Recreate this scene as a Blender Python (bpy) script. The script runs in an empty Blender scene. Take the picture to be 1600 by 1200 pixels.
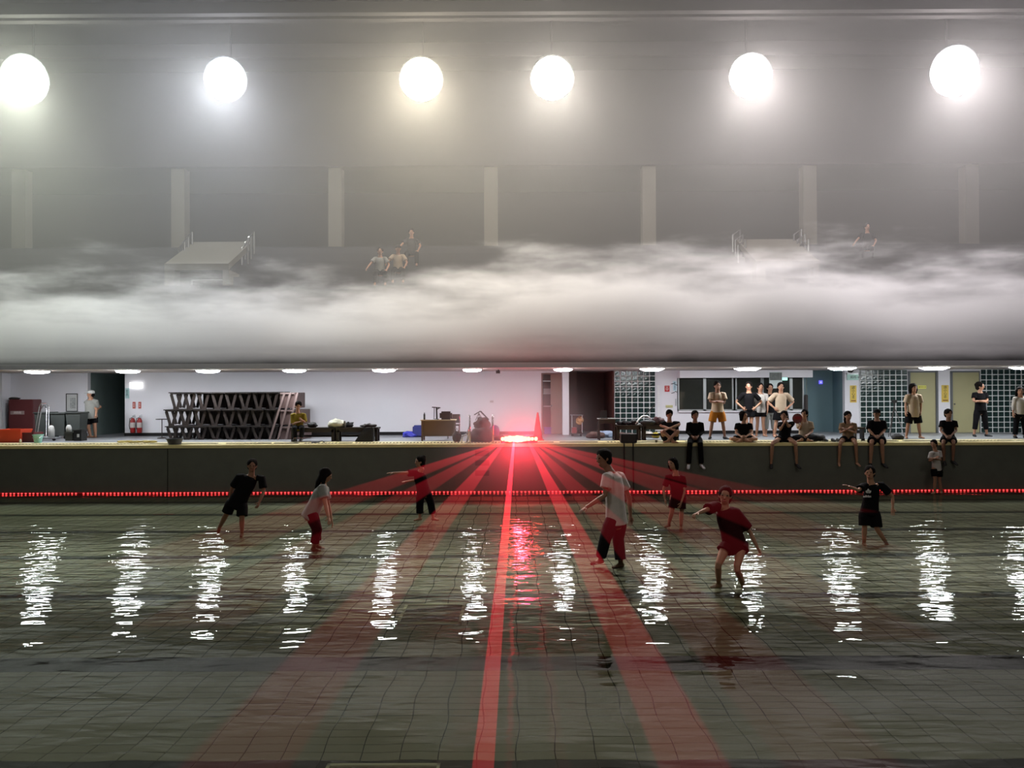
import bpy, bmesh, math, random
from mathutils import Vector, Matrix, Euler, noise

random.seed(7)
sc = bpy.context.scene
col = sc.collection
R = math.radians
# ------------------------------------------------------------------ camera
F = 1290.0
CAMZ = 3.15
cam_d = bpy.data.cameras.new('camera'); cam = bpy.data.objects.new('camera', cam_d); col.objects.link(cam)
cam_d.sensor_width = 36.0; cam_d.lens = F / 1600.0 * 36.0; cam_d.clip_end = 300
CM = Matrix.Rotation(R(0.22), 3, 'Z') @ Matrix.Rotation(R(90.533), 3, 'X') @ Matrix.Rotation(R(-0.235), 3, 'Z')
cam.matrix_world = Matrix.Translation((0, 0, CAMZ)) @ CM.to_4x4()
sc.camera = cam
# ------------------------------------------------------------------ world and exposure
w = bpy.data.worlds.new('world'); sc.world = w; w.use_nodes = True
w.node_tree.nodes['Background'].inputs[0].default_value = (0.55, 0.58, 0.5, 1)
w.node_tree.nodes['Background'].inputs[1].default_value = 0.02
sc.view_settings.view_transform = 'Standard'; sc.view_settings.look = 'None'
sc.view_settings.exposure = 0.0; sc.view_settings.gamma = 1.0; sc.view_settings.use_curve_mapping = False
cy = sc.cycles
cy.use_denoising = True
cy.max_bounces = 8; cy.diffuse_bounces = 3; cy.glossy_bounces = 3; cy.transmission_bounces = 2
cy.transparent_max_bounces = 24; cy.volume_bounces = 0
cy.sample_clamp_indirect = 4.0; cy.caustics_reflective = False; cy.caustics_refractive = False
cy.volume_step_rate = 1.0; cy.volume_max_steps = 96

DECK = 1.656; WATER = 0.25; FZ = 0.13; CEIL = 3.87; YP = 23.8; YW = 28.8      # deck level, water level, soffit, pool wall, back wall

def P(px, py, Y):
    d = CM @ Vector(((px - 800) / F, -(py - 600) / F, -1)); t = Y / d.y
    return Vector((d.x * t, Y, CAMZ + d.z * t))
def Pz(px, py, z):
    d = CM @ Vector(((px - 800) / F, -(py - 600) / F, -1)); t = (z - CAMZ) / d.z
    return Vector((d.x * t, d.y * t, z))
def X(px, Y): return P(px, 612, Y).x

FLOODS = [(38, 124, (0.95, 1.0, 0.86), 1.25), (352, 124, (0.86, 0.9, 1.0), 1.0), (658, 124, (1.0, 0.9, 0.72), 1.0),
          (863, 122, (1.0, 0.92, 0.84), 0.9), (1173, 118, (1.0, 0.92, 0.92), 1.05), (1492, 111, (1.0, 0.92, 0.95), 1.15)]
YF = 27.0
WAVE = 0.04
FLOOD_W = 700.0
SPOT_W = 4700.0
HALL_FILL_W = 420.0
FOG_D = 0.8
HAZE_D = 0.009
LASER_W = 150.0
for (px, py, c, k) in FLOODS:
    l = bpy.data.lights.new('flood_lamp_light', 'POINT'); l.energy = FLOOD_W * k; l.color = c; l.shadow_soft_size = 0.3
    o = bpy.data.objects.new('flood_lamp_light', l); col.objects.link(o)
    p = P(px, py, YF - 0.5); o.location = p
    l = bpy.data.lights.new('flood_lamp_beam', 'SPOT'); l.energy = SPOT_W * k; l.color = c; l.shadow_soft_size = 0.3
    l.spot_size = R(115); l.spot_blend = 1.0
    o = bpy.data.objects.new('flood_lamp_beam', l); col.objects.link(o)
    o.location = p; o.rotation_euler = (R(-38), 0, 0)
# unseen lamps added overhead to light the pool, assumed as more hall floods
for x in (-9, 9):
    l = bpy.data.lights.new('hall_fill_light', 'AREA'); l.shape = 'DISK'; l.size = 3.0; l.energy = HALL_FILL_W; l.color = (1, 0.96, 0.86)
    o = bpy.data.objects.new('hall_fill_light', l); col.objects.link(o); o.location = (x, 2, 12.5)
    o.rotation_euler = (R(25), 0, 0)

# ------------------------------------------------------------------ helpers
def lin(c):
    return tuple(((v / 255) / 12.92 if v / 255 <= 0.04045 else ((v / 255 + 0.055) / 1.055) ** 2.4) for v in c)
MATS = {}
def mat(name, rgb=(128, 128, 128), rough=0.6, metal=0.0, emit=None, es=0.0, vary=0.12, scale=6.0, bump=0.0, spec=0.4):
    if name in MATS: return MATS[name]
    m = bpy.data.materials.new(name); m.use_nodes = True; nt = m.node_tree; b = nt.nodes['Principled BSDF']
    c = lin(rgb)
    b.inputs['Roughness'].default_value = rough; b.inputs['Metallic'].default_value = metal
    b.inputs['Specular IOR Level'].default_value = spec
    tc = nt.nodes.new('ShaderNodeTexCoord'); n = nt.nodes.new('ShaderNodeTexNoise'); n.inputs['Scale'].default_value = scale
    n.inputs['Detail'].default_value = 4; nt.links.new(tc.outputs['Object'], n.inputs['Vector'])
    mx = nt.nodes.new('ShaderNodeMix'); mx.data_type = 'RGBA'
    mx.inputs[6].default_value = (*[v * (1 - vary) for v in c], 1); mx.inputs[7].default_value = (*[min(1, v * (1 + vary)) for v in c], 1)
    nt.links.new(n.outputs[0], mx.inputs[0]); nt.links.new(mx.outputs[2], b.inputs['Base Color'])
    if bump:
        bp = nt.nodes.new('ShaderNodeBump'); bp.inputs['Strength'].default_value = bump; bp.inputs['Distance'].default_value = 0.02
        nt.links.new(n.outputs[0], bp.inputs['Height']); nt.links.new(bp.outputs[0], b.inputs['Normal'])
    if emit:
        b.inputs['Emission Color'].default_value = (*emit, 1); b.inputs['Emission Strength'].default_value = es
    MATS[name] = m
    return m
def emat(name, rgb, es):
    if name in MATS: return MATS[name]
    m = bpy.data.materials.new(name); m.use_nodes = True; nt = m.node_tree; nt.nodes.clear()
    e = nt.nodes.new('ShaderNodeEmission'); e.inputs[0].default_value = (*rgb, 1); e.inputs[1].default_value = es
    o = nt.nodes.new('ShaderNodeOutputMaterial'); nt.links.new(e.outputs[0], o.inputs[0]); MATS[name] = m
    return m

def BM(): return bmesh.new()
def box(bm, x0, x1, y0, y1, z0, z1, rot=None, about=None):
    v = [bm.verts.new((x, y, z)) for x in (x0, x1) for y in (y0, y1) for z in (z0, z1)]
    for f in ((0, 1, 3, 2), (4, 6, 7, 5), (0, 4, 5, 1), (2, 3, 7, 6), (0, 2, 6, 4), (1, 5, 7, 3)):
        bm.faces.new([v[i] for i in f])
    if rot is not None:
        c = Vector(about) if about is not None else Vector(((x0 + x1) / 2, (y0 + y1) / 2, (z0 + z1) / 2))
        m = Euler(rot).to_matrix()
        for q in v: q.co = m @ (q.co - c) + c
    return v
def bar(bm, a, b, wx, wy=None):
    """rectangular bar from a to b"""
    a = Vector(a); b = Vector(b); d = (b - a).normalized(); wy = wy or wx
    s = d.cross(Vector((0, 1, 0)) if abs(d.y) < 0.9 else Vector((1, 0, 0))).normalized(); t = d.cross(s)
    v = [bm.verts.new(p + s * sx * wx / 2 + t * sy * wy / 2) for p in (a, b) for sx, sy in ((-1, -1), (1, -1), (1, 1), (-1, 1))]
    for f in ((3, 2, 1, 0), (4, 5, 6, 7), (0, 1, 5, 4), (1, 2, 6, 5), (2, 3, 7, 6), (3, 0, 4, 7)): bm.faces.new([v[i] for i in f])
def loft(bm, pts, rad, side=None, n=12, round_ends=True):
    """elliptical rings along a path; rad = list of r or (a, b), a along side"""
    pts = [Vector(p) for p in pts]; rr = [(r, r) if not isinstance(r, tuple) else r for r in rad]
    if round_ends:
        d0 = (pts[0] - pts[1]).normalized(); d1 = (pts[-1] - pts[-2]).normalized()
        a, b = rr[0]; c, d = rr[-1]
        k = min(a, b); l = min(c, d)
        pre = [(pts[0] + d0 * k * 0.85, (a * 0.5, b * 0.5)), (pts[0] + d0 * k * 0.5, (a * 0.85, b * 0.85))]
        post = [(pts[-1] + d1 * l * 0.5, (c * 0.85, d * 0.85)), (pts[-1] + d1 * l * 0.85, (c * 0.5, d * 0.5))]
        pts = [p for p, _ in pre] + pts + [p for p, _ in post]; rr = [r for _, r in pre] + rr + [r for _, r in post]
    rings = []; prev = None
    for i, p in enumerate(pts):
        t = (pts[min(i + 1, len(pts) - 1)] - pts[max(i - 1, 0)])
        t = t.normalized() if t.length > 1e-6 else Vector((0, 0, 1))
        s = Vector(side[min(i, len(side) - 1)] if isinstance(side, list) else side) if side is not None else (prev or (Vector((1, 0, 0)) if abs(t.x) < 0.8 else Vector((0, 1, 0))))
        s = s - t * s.dot(t)
        if s.length < 1e-4: s = t.orthogonal()
        s.normalize(); prev = s; u = t.cross(s)
        rings.append([bm.verts.new(p + s * math.cos(2 * math.pi * k / n) * rr[i][0] + u * math.sin(2 * math.pi * k / n) * rr[i][1]) for k in range(n)])
    for i in range(len(rings) - 1):
        for k in range(n):
            bm.faces.new((rings[i][k], rings[i][(k + 1) % n], rings[i + 1][(k + 1) % n], rings[i + 1][k]))
    bm.faces.new(rings[0][::-1]); bm.faces.new(rings[-1])
def tube(bm, pts, r, n=8): loft(bm, pts, [r] * len(pts), n=n, round_ends=False)
def lathe(bm, c, prof, n=20):
    """prof = [(r, z)...] about the vertical through c"""
    c = Vector(c); rings = []
    for r, z in prof:
        rings.append([bm.verts.new(c + Vector((math.cos(2 * math.pi * k / n) * max(r, 1e-4), math.sin(2 * math.pi * k / n) * max(r, 1e-4), z))) for k in range(n)])
    for i in range(len(rings) - 1):
        for k in range(n): bm.faces.new((rings[i][k], rings[i][(k + 1) % n], rings[i + 1][(k + 1) % n], rings[i + 1][k]))
    bm.faces.new(rings[0][::-1]); bm.faces.new(rings[-1])
def ell(bm, c, r, n=12, m=8, rot=None, jag=0.0, seed=0):
    c = Vector(c); M = rot if rot is not None else Matrix.Identity(3); rings = []
    for i in range(1, m):
        th = math.pi * i / m
        ring = []
        for k in range(n):
            a = 2 * math.pi * k / n
            v = Vector((math.sin(th) * math.cos(a) * r[0], math.sin(th) * math.sin(a) * r[1], math.cos(th) * r[2]))
            if jag: v *= 1 + jag * noise.noise(v * (2.2 / max(r)) + Vector((seed, seed * 1.7, 0)))
            ring.append(bm.verts.new(c + M @ v))
        rings.append(ring)
    t = bm.verts.new(c + M @ Vector((0, 0, r[2]))); b = bm.verts.new(c + M @ Vector((0, 0, -r[2])))
    for k in range(n):
        bm.faces.new((t, rings[0][k], rings[0][(k + 1) % n])); bm.faces.new((b, rings[-1][(k + 1) % n], rings[-1][k]))
        for i in range(m - 2): bm.faces.new((rings[i][k], rings[i + 1][k], rings[i + 1][(k + 1) % n], rings[i][(k + 1) % n]))
def smooth(bm):
    for f in bm.faces: f.smooth = True
def obj(name, bm, m, parent=None, bevel=0.0, sm=False):
    if sm: smooth(bm)
    bmesh.ops.recalc_face_normals(bm, faces=bm.faces[:])
    if bevel: bmesh.ops.bevel(bm, geom=bm.edges[:], offset=bevel, segments=2, affect='EDGES', clamp_overlap=True)
    if parent is not None and parent.location.length > 0:
        L = parent.location
        p = parent.parent
        off = L + (p.location if p else Vector())
        for v in bm.verts: v.co -= off
    elif parent is not None and parent.parent is not None:
        for v in bm.verts: v.co -= parent.parent.location
    me = bpy.data.meshes.new(name); bm.to_mesh(me); bm.free()
    me.materials.append(m)
    o = bpy.data.objects.new(name, me); col.objects.link(o)
    if parent is not None: o.parent = parent
    return o
def thing(name, label, cat, loc=(0, 0, 0), group=None):
    o = bpy.data.objects.new(name, None); col.objects.link(o); o.location = loc; o.empty_display_size = 0.2
    o['label'] = label; o['category'] = cat
    if group: o['group'] = group
    return o
def tag(o, label, cat, group=None):
    o['label'] = label; o['category'] = cat
    if group: o['group'] = group
    return o
def struct(name, bm, m, parent=None, **k):
    o = obj(name, bm, m, parent, **k); o['kind'] = 'structure'
    return o
def copy_tree(o, parent=None):
    c = o.copy(); col.objects.link(c)
    if parent: c.parent = parent
    for ch in list(o.children): copy_tree(ch, c)
    return c
FONT = None
def text(name, s, size, m, loc, parent=None, vertical=False, align='CENTER', depth=0.004):
    """lettering facing the pool (-Y), centre at loc"""
    cu = bpy.data.curves.new(name, 'FONT'); cu.body = '\n'.join(s) if vertical else s; cu.size = size
    cu.align_x = align; cu.align_y = 'CENTER'; cu.extrude = depth; cu.space_line = 0.95
    t = bpy.data.objects.new(name, cu); col.objects.link(t)
    dg = bpy.context.evaluated_depsgraph_get(); me = bpy.data.meshes.new_from_object(t.evaluated_get(dg))
    bpy.data.objects.remove(t); 
    rot = Matrix.Rotation(R(90), 4, 'X'); me.transform(Matrix.Translation(Vector(loc) - (parent.location if parent else Vector())) @ rot)
    me.materials.clear(); me.materials.append(m)
    o = bpy.data.objects.new(name, me); col.objects.link(o); o.parent = parent
    return o

# ------------------------------------------------------------------ materials
M_white = mat('white_paint', (222, 220, 226), 0.55, scale=0.7, vary=0.05)
M_soffit = mat('soffit_paint', (190, 180, 176), 0.7, scale=1.0, vary=0.06)
M_pwall = mat('pool_wall_dark_tile', (90, 91, 82), 0.55, scale=3, vary=0.18)
M_conc = mat('concrete_grey', (120, 120, 118), 0.85, scale=1.5, vary=0.15, bump=0.3)
M_stand = mat('stand_concrete_dark', (60, 60, 63), 0.9, scale=0.9, vary=0.2, bump=0.3)
M_col = mat('column_paint', (104, 100, 90), 0.8, scale=1.0)
M_beam = mat('beam_paint', (38, 36, 34), 0.8, scale=0.6)
M_roof = mat('roof_sheet', (32, 31, 29), 0.8, scale=0.4, vary=0.3)
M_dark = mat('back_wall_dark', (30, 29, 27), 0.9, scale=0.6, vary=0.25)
M_deck = mat('deck_tile', (122, 124, 128), 0.35, scale=4, vary=0.08)
M_coping = mat('coping_yellow_tile', (226, 210, 152), 0.45, scale=8, vary=0.12)
M_black = mat('black_rubber', (20, 19, 18), 0.6)
M_char = mat('dark_brown_paint', (44, 36, 34), 0.6, scale=5, vary=0.25)
M_chrome = mat('chrome_steel', (190, 190, 192), 0.25, metal=1.0)
M_alu = mat('aluminium_frame', (176, 182, 184), 0.4, metal=0.7)
M_skirt = mat('skirting_black', (24, 22, 23), 0.4)
M_teal = mat('teal_grey_wall', (112, 138, 146), 0.6, scale=1.2, vary=0.1)
M_corr = mat('corridor_dark', (112, 126, 124), 0.7, scale=1.2, vary=0.2)
M_brown = mat('corridor_brown', (104, 66, 60), 0.7, scale=1.5, vary=0.2)
M_tile = mat('pool_floor_tile', (140, 134, 113), 0.5, scale=0.45, vary=0.22)
M_lane = mat('lane_line_tile', (24, 21, 18), 0.5, scale=1.5, vary=0.2)
M_grout = mat('pool_grout', (48, 50, 40), 0.9)

# ------------------------------------------------------------------ pool floor with its tiles
def refraction_warp(x, y):
    # bends the tile grid to imitate refraction through the rippled water
    return (0.012 * math.sin(6.1 * y + 1.3 * x) + 0.009 * math.sin(3.3 * y - 2.1 * x + 1), 0.010 * math.sin(5.2 * x + 1.7 * y) + 0.006 * math.sin(11 * x - 2 * y))
TW, TD, J = 0.3285, 0.155, 0.010
LANES = [6.56, 9.18, 12.25, 15.10, 17.95, 20.4, 22.8]
fb = BM(); box(fb, -26, 26, -1, YP + 0.1, -0.3, FZ - 0.004)
floor = struct('floor', fb, M_grout)
def tile_row_material(y):
    return M_lane if any(abs(y - L) < 0.17 for L in LANES) else M_tile
rows = []
y = 4.0
while y < YP:
    rows.append(y); y += TD
near = []; far = {'a': BM(), 'b': BM()}
PHX = 0.0
for y in rows:
    half = (y + 1.5) * 0.66 + 0.6
    n = int(half / TW) + 1
    lm = tile_row_material(y + TD / 2)
    if lm is M_lane:
        pass
    wj = J + 0.0004 * y
    wjy = 0.014
    for i in range(-n, n):
        x = PHX + i * TW + 0.01
        if 6.30 < y < 7.65 and abs(x + TW / 2) < (y + 0.3) * 0.625 and len(near) < 300:
            near.append((x, y, lm)); continue
        b = far['b' if lm is M_lane else 'a']
        c = [(x + wj / 2, y + wjy / 2), (x + TW - wj / 2, y + wjy / 2), (x + TW - wj / 2, y + TD - wjy / 2), (x + wj / 2, y + TD - wjy / 2)]
        vs = [];
        for (u, v) in c:
            dx, dy = refraction_warp(u, v); vs.append(b.verts.new((u + dx, v + dy, FZ + 0.003)))
        b.faces.new(vs)
o = obj('floor_tiles', far['a'], M_tile, floor); o['kind'] = 'stuff'
o = obj('lane_line_tiles', far['b'], M_lane, floor); o['kind'] = 'stuff'
for (x, y, lm) in near:
    b = BM(); c = [(x + J / 2, y + .007), (x + TW / 2, y + .007), (x + TW - J / 2, y + .007), (x + TW - J / 2, y + TD - .007), (x + TW / 2, y + TD - .007), (x + J / 2, y + TD - .007)]
    lo = []; hi = []; e = random.uniform(0, 0.0015)
    for (u, v) in c:
        dx, dy = refraction_warp(u, v); lo.append(b.verts.new((u + dx, v + dy, FZ - 0.004))); hi.append(b.verts.new((u + dx, v + dy, FZ + 0.003 + e)))
    b.faces.new(hi)
    for k in range(6): b.faces.new((lo[k], lo[(k + 1) % 6], hi[(k + 1) % 6], hi[k]))
    obj('floor_tile', b, lm, floor)

# ------------------------------------------------------------------ water
def water_material():
    m = bpy.data.materials.new('rippled_pool_water'); m.use_nodes = True; nt = m.node_tree; nt.nodes.clear(); L = nt.links.new
    out = nt.nodes.new('ShaderNodeOutputMaterial'); mix = nt.nodes.new('ShaderNodeMixShader')
    tr = nt.nodes.new('ShaderNodeBsdfTransparent'); gl = nt.nodes.new('ShaderNodeBsdfGlossy'); fr = nt.nodes.new('ShaderNodeFresnel')
    tr.inputs[0].default_value = (0.86, 0.93, 0.86, 1); gl.inputs['Roughness'].default_value = 0.015; gl.inputs['Color'].default_value = (0.74, 0.76, 0.74, 1); fr.inputs[0].default_value = 1.33
    geo = nt.nodes.new('ShaderNodeNewGeometry')
    def nz(scale, sx, sy, detail, dist=0.0):
        mp = nt.nodes.new('ShaderNodeMapping'); mp.inputs['Scale'].default_value = (sx, sy, 1); L(geo.outputs['Position'], mp.inputs[0])
        n = nt.nodes.new('ShaderNodeTexNoise'); n.inputs['Scale'].default_value = scale; n.inputs['Detail'].default_value = detail
        n.inputs['Distortion'].default_value = dist; L(mp.outputs[0], n.inputs['Vector']); return n.outputs[0]
    a = nz(1.5, 0.8, 2.0, 2, 0.4); b = nz(4.2, 0.75, 2.0, 1, 0.3); c = nz(0.5, 1.0, 1.4, 1)
    # calmer water near the photographer, livelier round the waders
    sep = nt.nodes.new('ShaderNodeSeparateXYZ'); L(geo.outputs['Position'], sep.inputs[0])
    mr = nt.nodes.new('ShaderNodeMapRange'); mr.inputs[1].default_value = 10.5; mr.inputs[2].default_value = 14.5; mr.inputs[3].default_value = 0.28; mr.inputs[4].default_value = 1.25
    L(sep.outputs['Y'], mr.inputs[0])
    mr2 = nt.nodes.new('ShaderNodeMapRange'); mr2.inputs[1].default_value = 17.0; mr2.inputs[2].default_value = 20.5; mr2.inputs[3].default_value = 1.0; mr2.inputs[4].default_value = 0.15
    L(sep.outputs['Y'], mr2.inputs[0])
    mrm = nt.nodes.new('ShaderNodeMath'); mrm.operation = 'MULTIPLY'; L(mr.outputs[0], mrm.inputs[0]); L(mr2.outputs[0], mrm.inputs[1]); mr = mrm
    m1 = nt.nodes.new('ShaderNodeMath'); m1.operation = 'MULTIPLY_ADD'; L(b, m1.inputs[0]); m1.inputs[1].default_value = 0.22; L(a, m1.inputs[2])
    m2 = nt.nodes.new('ShaderNodeMath'); m2.operation = 'MULTIPLY'; L(m1.outputs[0], m2.inputs[0]); L(mr.outputs[0], m2.inputs[1])
    m3 = nt.nodes.new('ShaderNodeMath'); m3.operation = 'MULTIPLY_ADD'; L(c, m3.inputs[0]); m3.inputs[1].default_value = 1.1; L(m2.outputs[0], m3.inputs[2])
    bp = nt.nodes.new('ShaderNodeBump'); bp.inputs['Strength'].default_value = 1.0; bp.inputs['Distance'].default_value = WAVE
    L(m3.outputs[0], bp.inputs['Height']); L(bp.outputs[0], gl.inputs['Normal']); L(bp.outputs[0], fr.inputs['Normal'])
    L(fr.outputs[0], mix.inputs[0]); L(tr.outputs[0], mix.inputs[1]); L(gl.outputs[0], mix.inputs[2]); L(mix.outputs[0], out.inputs[0])
    return m
b = BM(); vs = [b.verts.new(p) for p in ((-26, -1, WATER), (26, -1, WATER), (26, YP, WATER), (-26, YP, WATER))]; b.faces.new(vs)
water = obj('water', b, water_material()); water['kind'] = 'structure'

# ------------------------------------------------------------------ pool wall, deck, soffit
b = BM(); box(b, -26, 26, YP, YP + 0.3, -0.1, DECK - 0.10); struct('wall_pool', b, M_pwall)
for px in (262,):
    b = BM(); x = X(px, YP); box(b, x - .01, x + .01, YP - 0.012, YP, WATER, DECK - .1); struct('trim_1', b, M_skirt)
b = BM(); box(b, -26, 26, YP + 0.3, YW + 6, DECK - 0.3, DECK); deck = struct('floor_deck', b, M_deck)
b = BM(); box(b, -26, 26, YP - 0.03, YP + 0.3, DECK - 0.10, DECK - 0.01); cop = struct('trim_2', b, M_coping, bevel=0.01)
b = BM()
x = -20.0
while x < 20:                                          # slotted overflow gutter behind the coping
    wdt = random.choice((0.9, 1.4, 0.5)); k = 0
    if random.random() < 0.5: box(b, x, x + wdt * 0.8, YP + 0.42, YP + 0.6, DECK, DECK + 0.016)
    else:
        q = x
        while q < x + wdt: box(b, q, q + 0.05, YP + 0.42, YP + 0.6, DECK, DECK + 0.014); q += 0.1
    x += wdt
o = obj('gutter_slots', b, M_black, deck); o['kind'] = 'stuff'
b = BM(); box(b, -26, 26, YP + 0.3, YP + 1.1, DECK, DECK + 0.004); obj('yellow_edge_tiles', b, M_coping, deck)
b = BM(); box(b, -26, 26, YP, YW + 6, CEIL, CEIL + 0.25); struct('ceiling_soffit', b, M_soffit)
b = BM(); box(b, -26, 26, YP - 0.12, YP, CEIL - 0.03, CEIL + 0.12); struct('trim_3', b, M_white)
b = BM(); box(b, -26, 26, YP - 0.1, YP + 0.15, CEIL + 0.12, CEIL + 1.15); struct('wall_parapet', b, M_stand)

# back wall with openings: (px0, px1, bottom, top) at YW
def wall_piece(px0, px1, z0, z1, m, name='wall_back', y=YW, t=0.2):
    b = BM(); box(b, X(px0, y), X(px1, y), y, y + t, z0, z1); return struct(name, b, m)
segs = [(-120, 137), (195, 847), (880, 888), (1024, 1058), (1320, 1343), (1417, 1421), (1463, 1487)]
for i, (a, c) in enumerate(segs): wall_piece(a, c, DECK, CEIL, M_white)
wall_piece(847, 880, DECK + 2.10, CEIL, M_white)
wall_piece(1058, 1262, DECK, DECK + 0.80, M_white); wall_piece(1058, 1262, DECK + 2.10, CEIL, M_white)
wall_piece(1420, 1464, DECK + 2.12, CEIL, M_white); wall_piece(1486, 1533, DECK + 2.12, CEIL, M_white)
# skirting
for (a, c) in ((-120, 13), (130, 137), (195, 660), (700, 847), (880, 890), (1024, 1262), (1320, 1343)):
    b = BM(); box(b, X(a, YW), X(c, YW), YW - 0.03, YW, DECK, DECK + 0.11); struct('baseboard_back', b, M_skirt)
# white pier at 880-888 and at the left edge
for (a, c, y) in ((879, 889, YW - 0.35), (-14, 3, YW - 0.5)):
    b = BM(); box(b, X(a, y), X(c, y), y, YW, DECK, CEIL); struct('pillar', b, M_white)
# corridors
def recess(a, c, depth, mb, ms):
    x0, x1 = X(a, YW), X(c, YW); y1 = YW + depth
    b = BM(); box(b, x0 - .6, x1 + .6, y1, y1 + .1, DECK, CEIL); struct('wall_corridor', b, mb)
    for x in (x0, x1):
        b = BM(); box(b, x - 0.05 if x == x0 else x, x if x == x0 else x + 0.05, YW + .2, y1, DECK, CEIL); struct('wall_corridor', b, ms)
recess(137, 195, 3.5, M_corr, M_corr)
recess(888, 958, 3.0, M_brown, M_brown)
recess(1262, 1320, 1.1, M_teal, M_teal)
recess(847, 880, 1.6, M_brown, M_brown)
recess(1058, 1262, 3.6, M_corr, M_corr)
b = BM(); box(b, X(1058, YW), X(1262, YW), YW - 0.5, YW, CEIL - 0.27, CEIL - 0.02); struct('trim_4', b, M_white)

# ------------------------------------------------------------------ upper hall: stands, columns, beams, roof
ZT = 8.53; N_T = 11
for i in range(N_T):
    y0 = 24.4 + i * 0.6; z = 4.55 + (ZT - 4.55) * (i + 1) / N_T
    b = BM(); box(b, -26, 26, y0, y0 + 0.62, z - 0.9, z); struct('floor_stand_step', b, M_stand)
b = BM(); box(b, -26, 26, 31.0, 37, ZT - 0.4, ZT); struct('floor_walkway', b, M_stand)
b = BM(); box(b, -26, 26, 31.0, 31.12, ZT, ZT + 0.10); struct('trim_5', b, M_conc)
b = BM(); box(b, -26, 26, 37, 37.3, ZT, 16); struct('wall_back_upper', b, M_dark)
for sx in (-1, 1):
    b = BM(); box(b, sx * 26 - .2, sx * 26 + .2, -1, 37.3, 0, 16); struct('wall_left' if sx < 0 else 'wall_right', b, M_dark)
b = BM(); box(b, -26, 26, -1, 37.3, 15.6, 15.9); struct('ceiling', b, M_roof)
for px in (28, 278, 524, 768, 1016, 1268, 1522):
    p0 = X(px - 10.5, 31.5); p1 = X(px + 10.5, 31.5)
    b = BM(); box(b, p0, p1, 31.5, 32.0, ZT, 11.8); struct('column', b, M_col)
b = BM(); box(b, -26, 26, 31.3, 31.9, 11.75, 12.35); struct('beam', b, M_beam)
b = BM(); box(b, -26, 26, 31.9, 37, 12.1, 12.3); struct('ceiling_walkway', b, M_dark)
b = BM(); box(b, -26, 26, 31.9, 32.1, 12.3, 15.6); struct('wall_upper_front', b, M_roof)
for (py, y, h) in ((235, 30.0, 0), (88, 29.0, 0.5), (18, 26.0, 0.35), (28, 26.6, 0.2)):
    if h == 0: continue
    z = P(805, py, y).z
    b = BM(); box(b, -26, 26, y, y + 0.25, z, z + h); struct('beam', b, M_beam)
# flood lamps: bell housing, lens, hanger
M_flood = [emat('flood_glow_%d' % i, c, 9.0) for i, (_, _, c, _) in enumerate(FLOODS)]
side = ['at the left edge of the hall', 'second from the left, bluish white', 'warm yellowish one left of the centre', 'smaller one just right of the centre', 'second from the right, pinkish white', 'at the right edge, tilted glow']
for i, (px, py, c, k) in enumerate(FLOODS):
    p = P(px, py, YF)
    t = thing('flood_lamp', 'glaring high bay flood lamp under the hazy roof, ' + side[i], 'flood lamp', (p.x, p.y, p.z), 'flood lamps under the roof')
    rt = Matrix.Rotation(R(-74), 4, 'X')
    def orient(b):
        for v in b.verts: v.co = rt @ (v.co - p) + p
        return b
    r0 = 0.70 * (1.15 if i in (0, 5) else 1.0)
    b = BM(); lathe(b, p, [(0.12, 0.62), (0.2, 0.6), (0.24, 0.4), (r0, 0.02), (r0 + .02, 0.0), (r0 - .03, 0.01), (0.2, 0.3)], 28); obj('reflector', orient(b), M_alu, t, sm=True)
    b = BM(); lathe(b, p, [(r0 - .05, 0.02), (r0 * .7, -0.07), (0.05, -0.12)], 28); obj('lens', orient(b), M_flood[i], t, sm=True)
    b = BM(); bar(b, p + Vector((0, 0.5, 0.1)), (p.x, p.y + 0.5, 15.6), 0.05); obj('hanger', b, M_black, t)

# entrance canopies in the stands
def canopy(xl, xr, label, mirror):
    yf, yb = 27.5, 30.0; zf = P(300, 412, yf).z; zb = P(300, 378, yb).z
    t = thing('entrance_canopy', label, 'canopy', ((xl + xr) / 2, 28.7, ZT - 2.6), 'entrance canopies in the stands')
    b = BM()
    vs = [b.verts.new(q) for q in ((xl, yf, zf - .22), (xr, yf, zf - .22), (xr, yb, zb - .22), (xl, yb, zb - .22), (xl, yf, zf), (xr, yf, zf), (xr, yb, zb), (xl, yb, zb))]
    for f in ((3, 2, 1, 0), (4, 5, 6, 7), (0, 1, 5, 4), (1, 2, 6, 5), (2, 3, 7, 6), (3, 0, 4, 7)): b.faces.new([vs[k] for k in f])
    obj('roof_slab', b, M_col, t)
    for x, a in ((xl, 0.32), (xr - 0.2, 0.2)):
        b = BM(); box(b, x, x + a, yf + .02, yb, zf - 1.6, zf - .2); obj('side_wall', b, M_col, t)
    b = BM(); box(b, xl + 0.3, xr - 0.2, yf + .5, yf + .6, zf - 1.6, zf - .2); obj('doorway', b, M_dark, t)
    b = BM(); tube(b, [(xl + .9, yf + .05, zf - .55), (xr - .2, yf + .05, zf - .55)], .03); tube(b, [(xl + .9, yf + .05, zf - .55), (xl + .9, yf + .05, zf - 1.3)], .03); obj('railing', b, M_conc, t)
    for x in (xl - .05, xr + .05):
        b = BM()
        for k in range(3):
            yy = yb - 0.2 - k * .35; zz = zb - k * .25
            tube(b, [(x - .12, yy, zz - .5), (x - .12, yy, zz + .12), (x + .12, yy - .1, zz + .3), (x + .12, yy - .1, zz - .5)], .035)
        obj('hand_rail', b, M_chrome, t)
canopy(X(257, 27.5), X(357, 27.5), 'pale concrete entrance canopy in the hazy left stands', 0)
canopy(X(1183, 27.5), X(1282, 27.5), 'pale concrete entrance canopy in the hazy right stands', 1)

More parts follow.
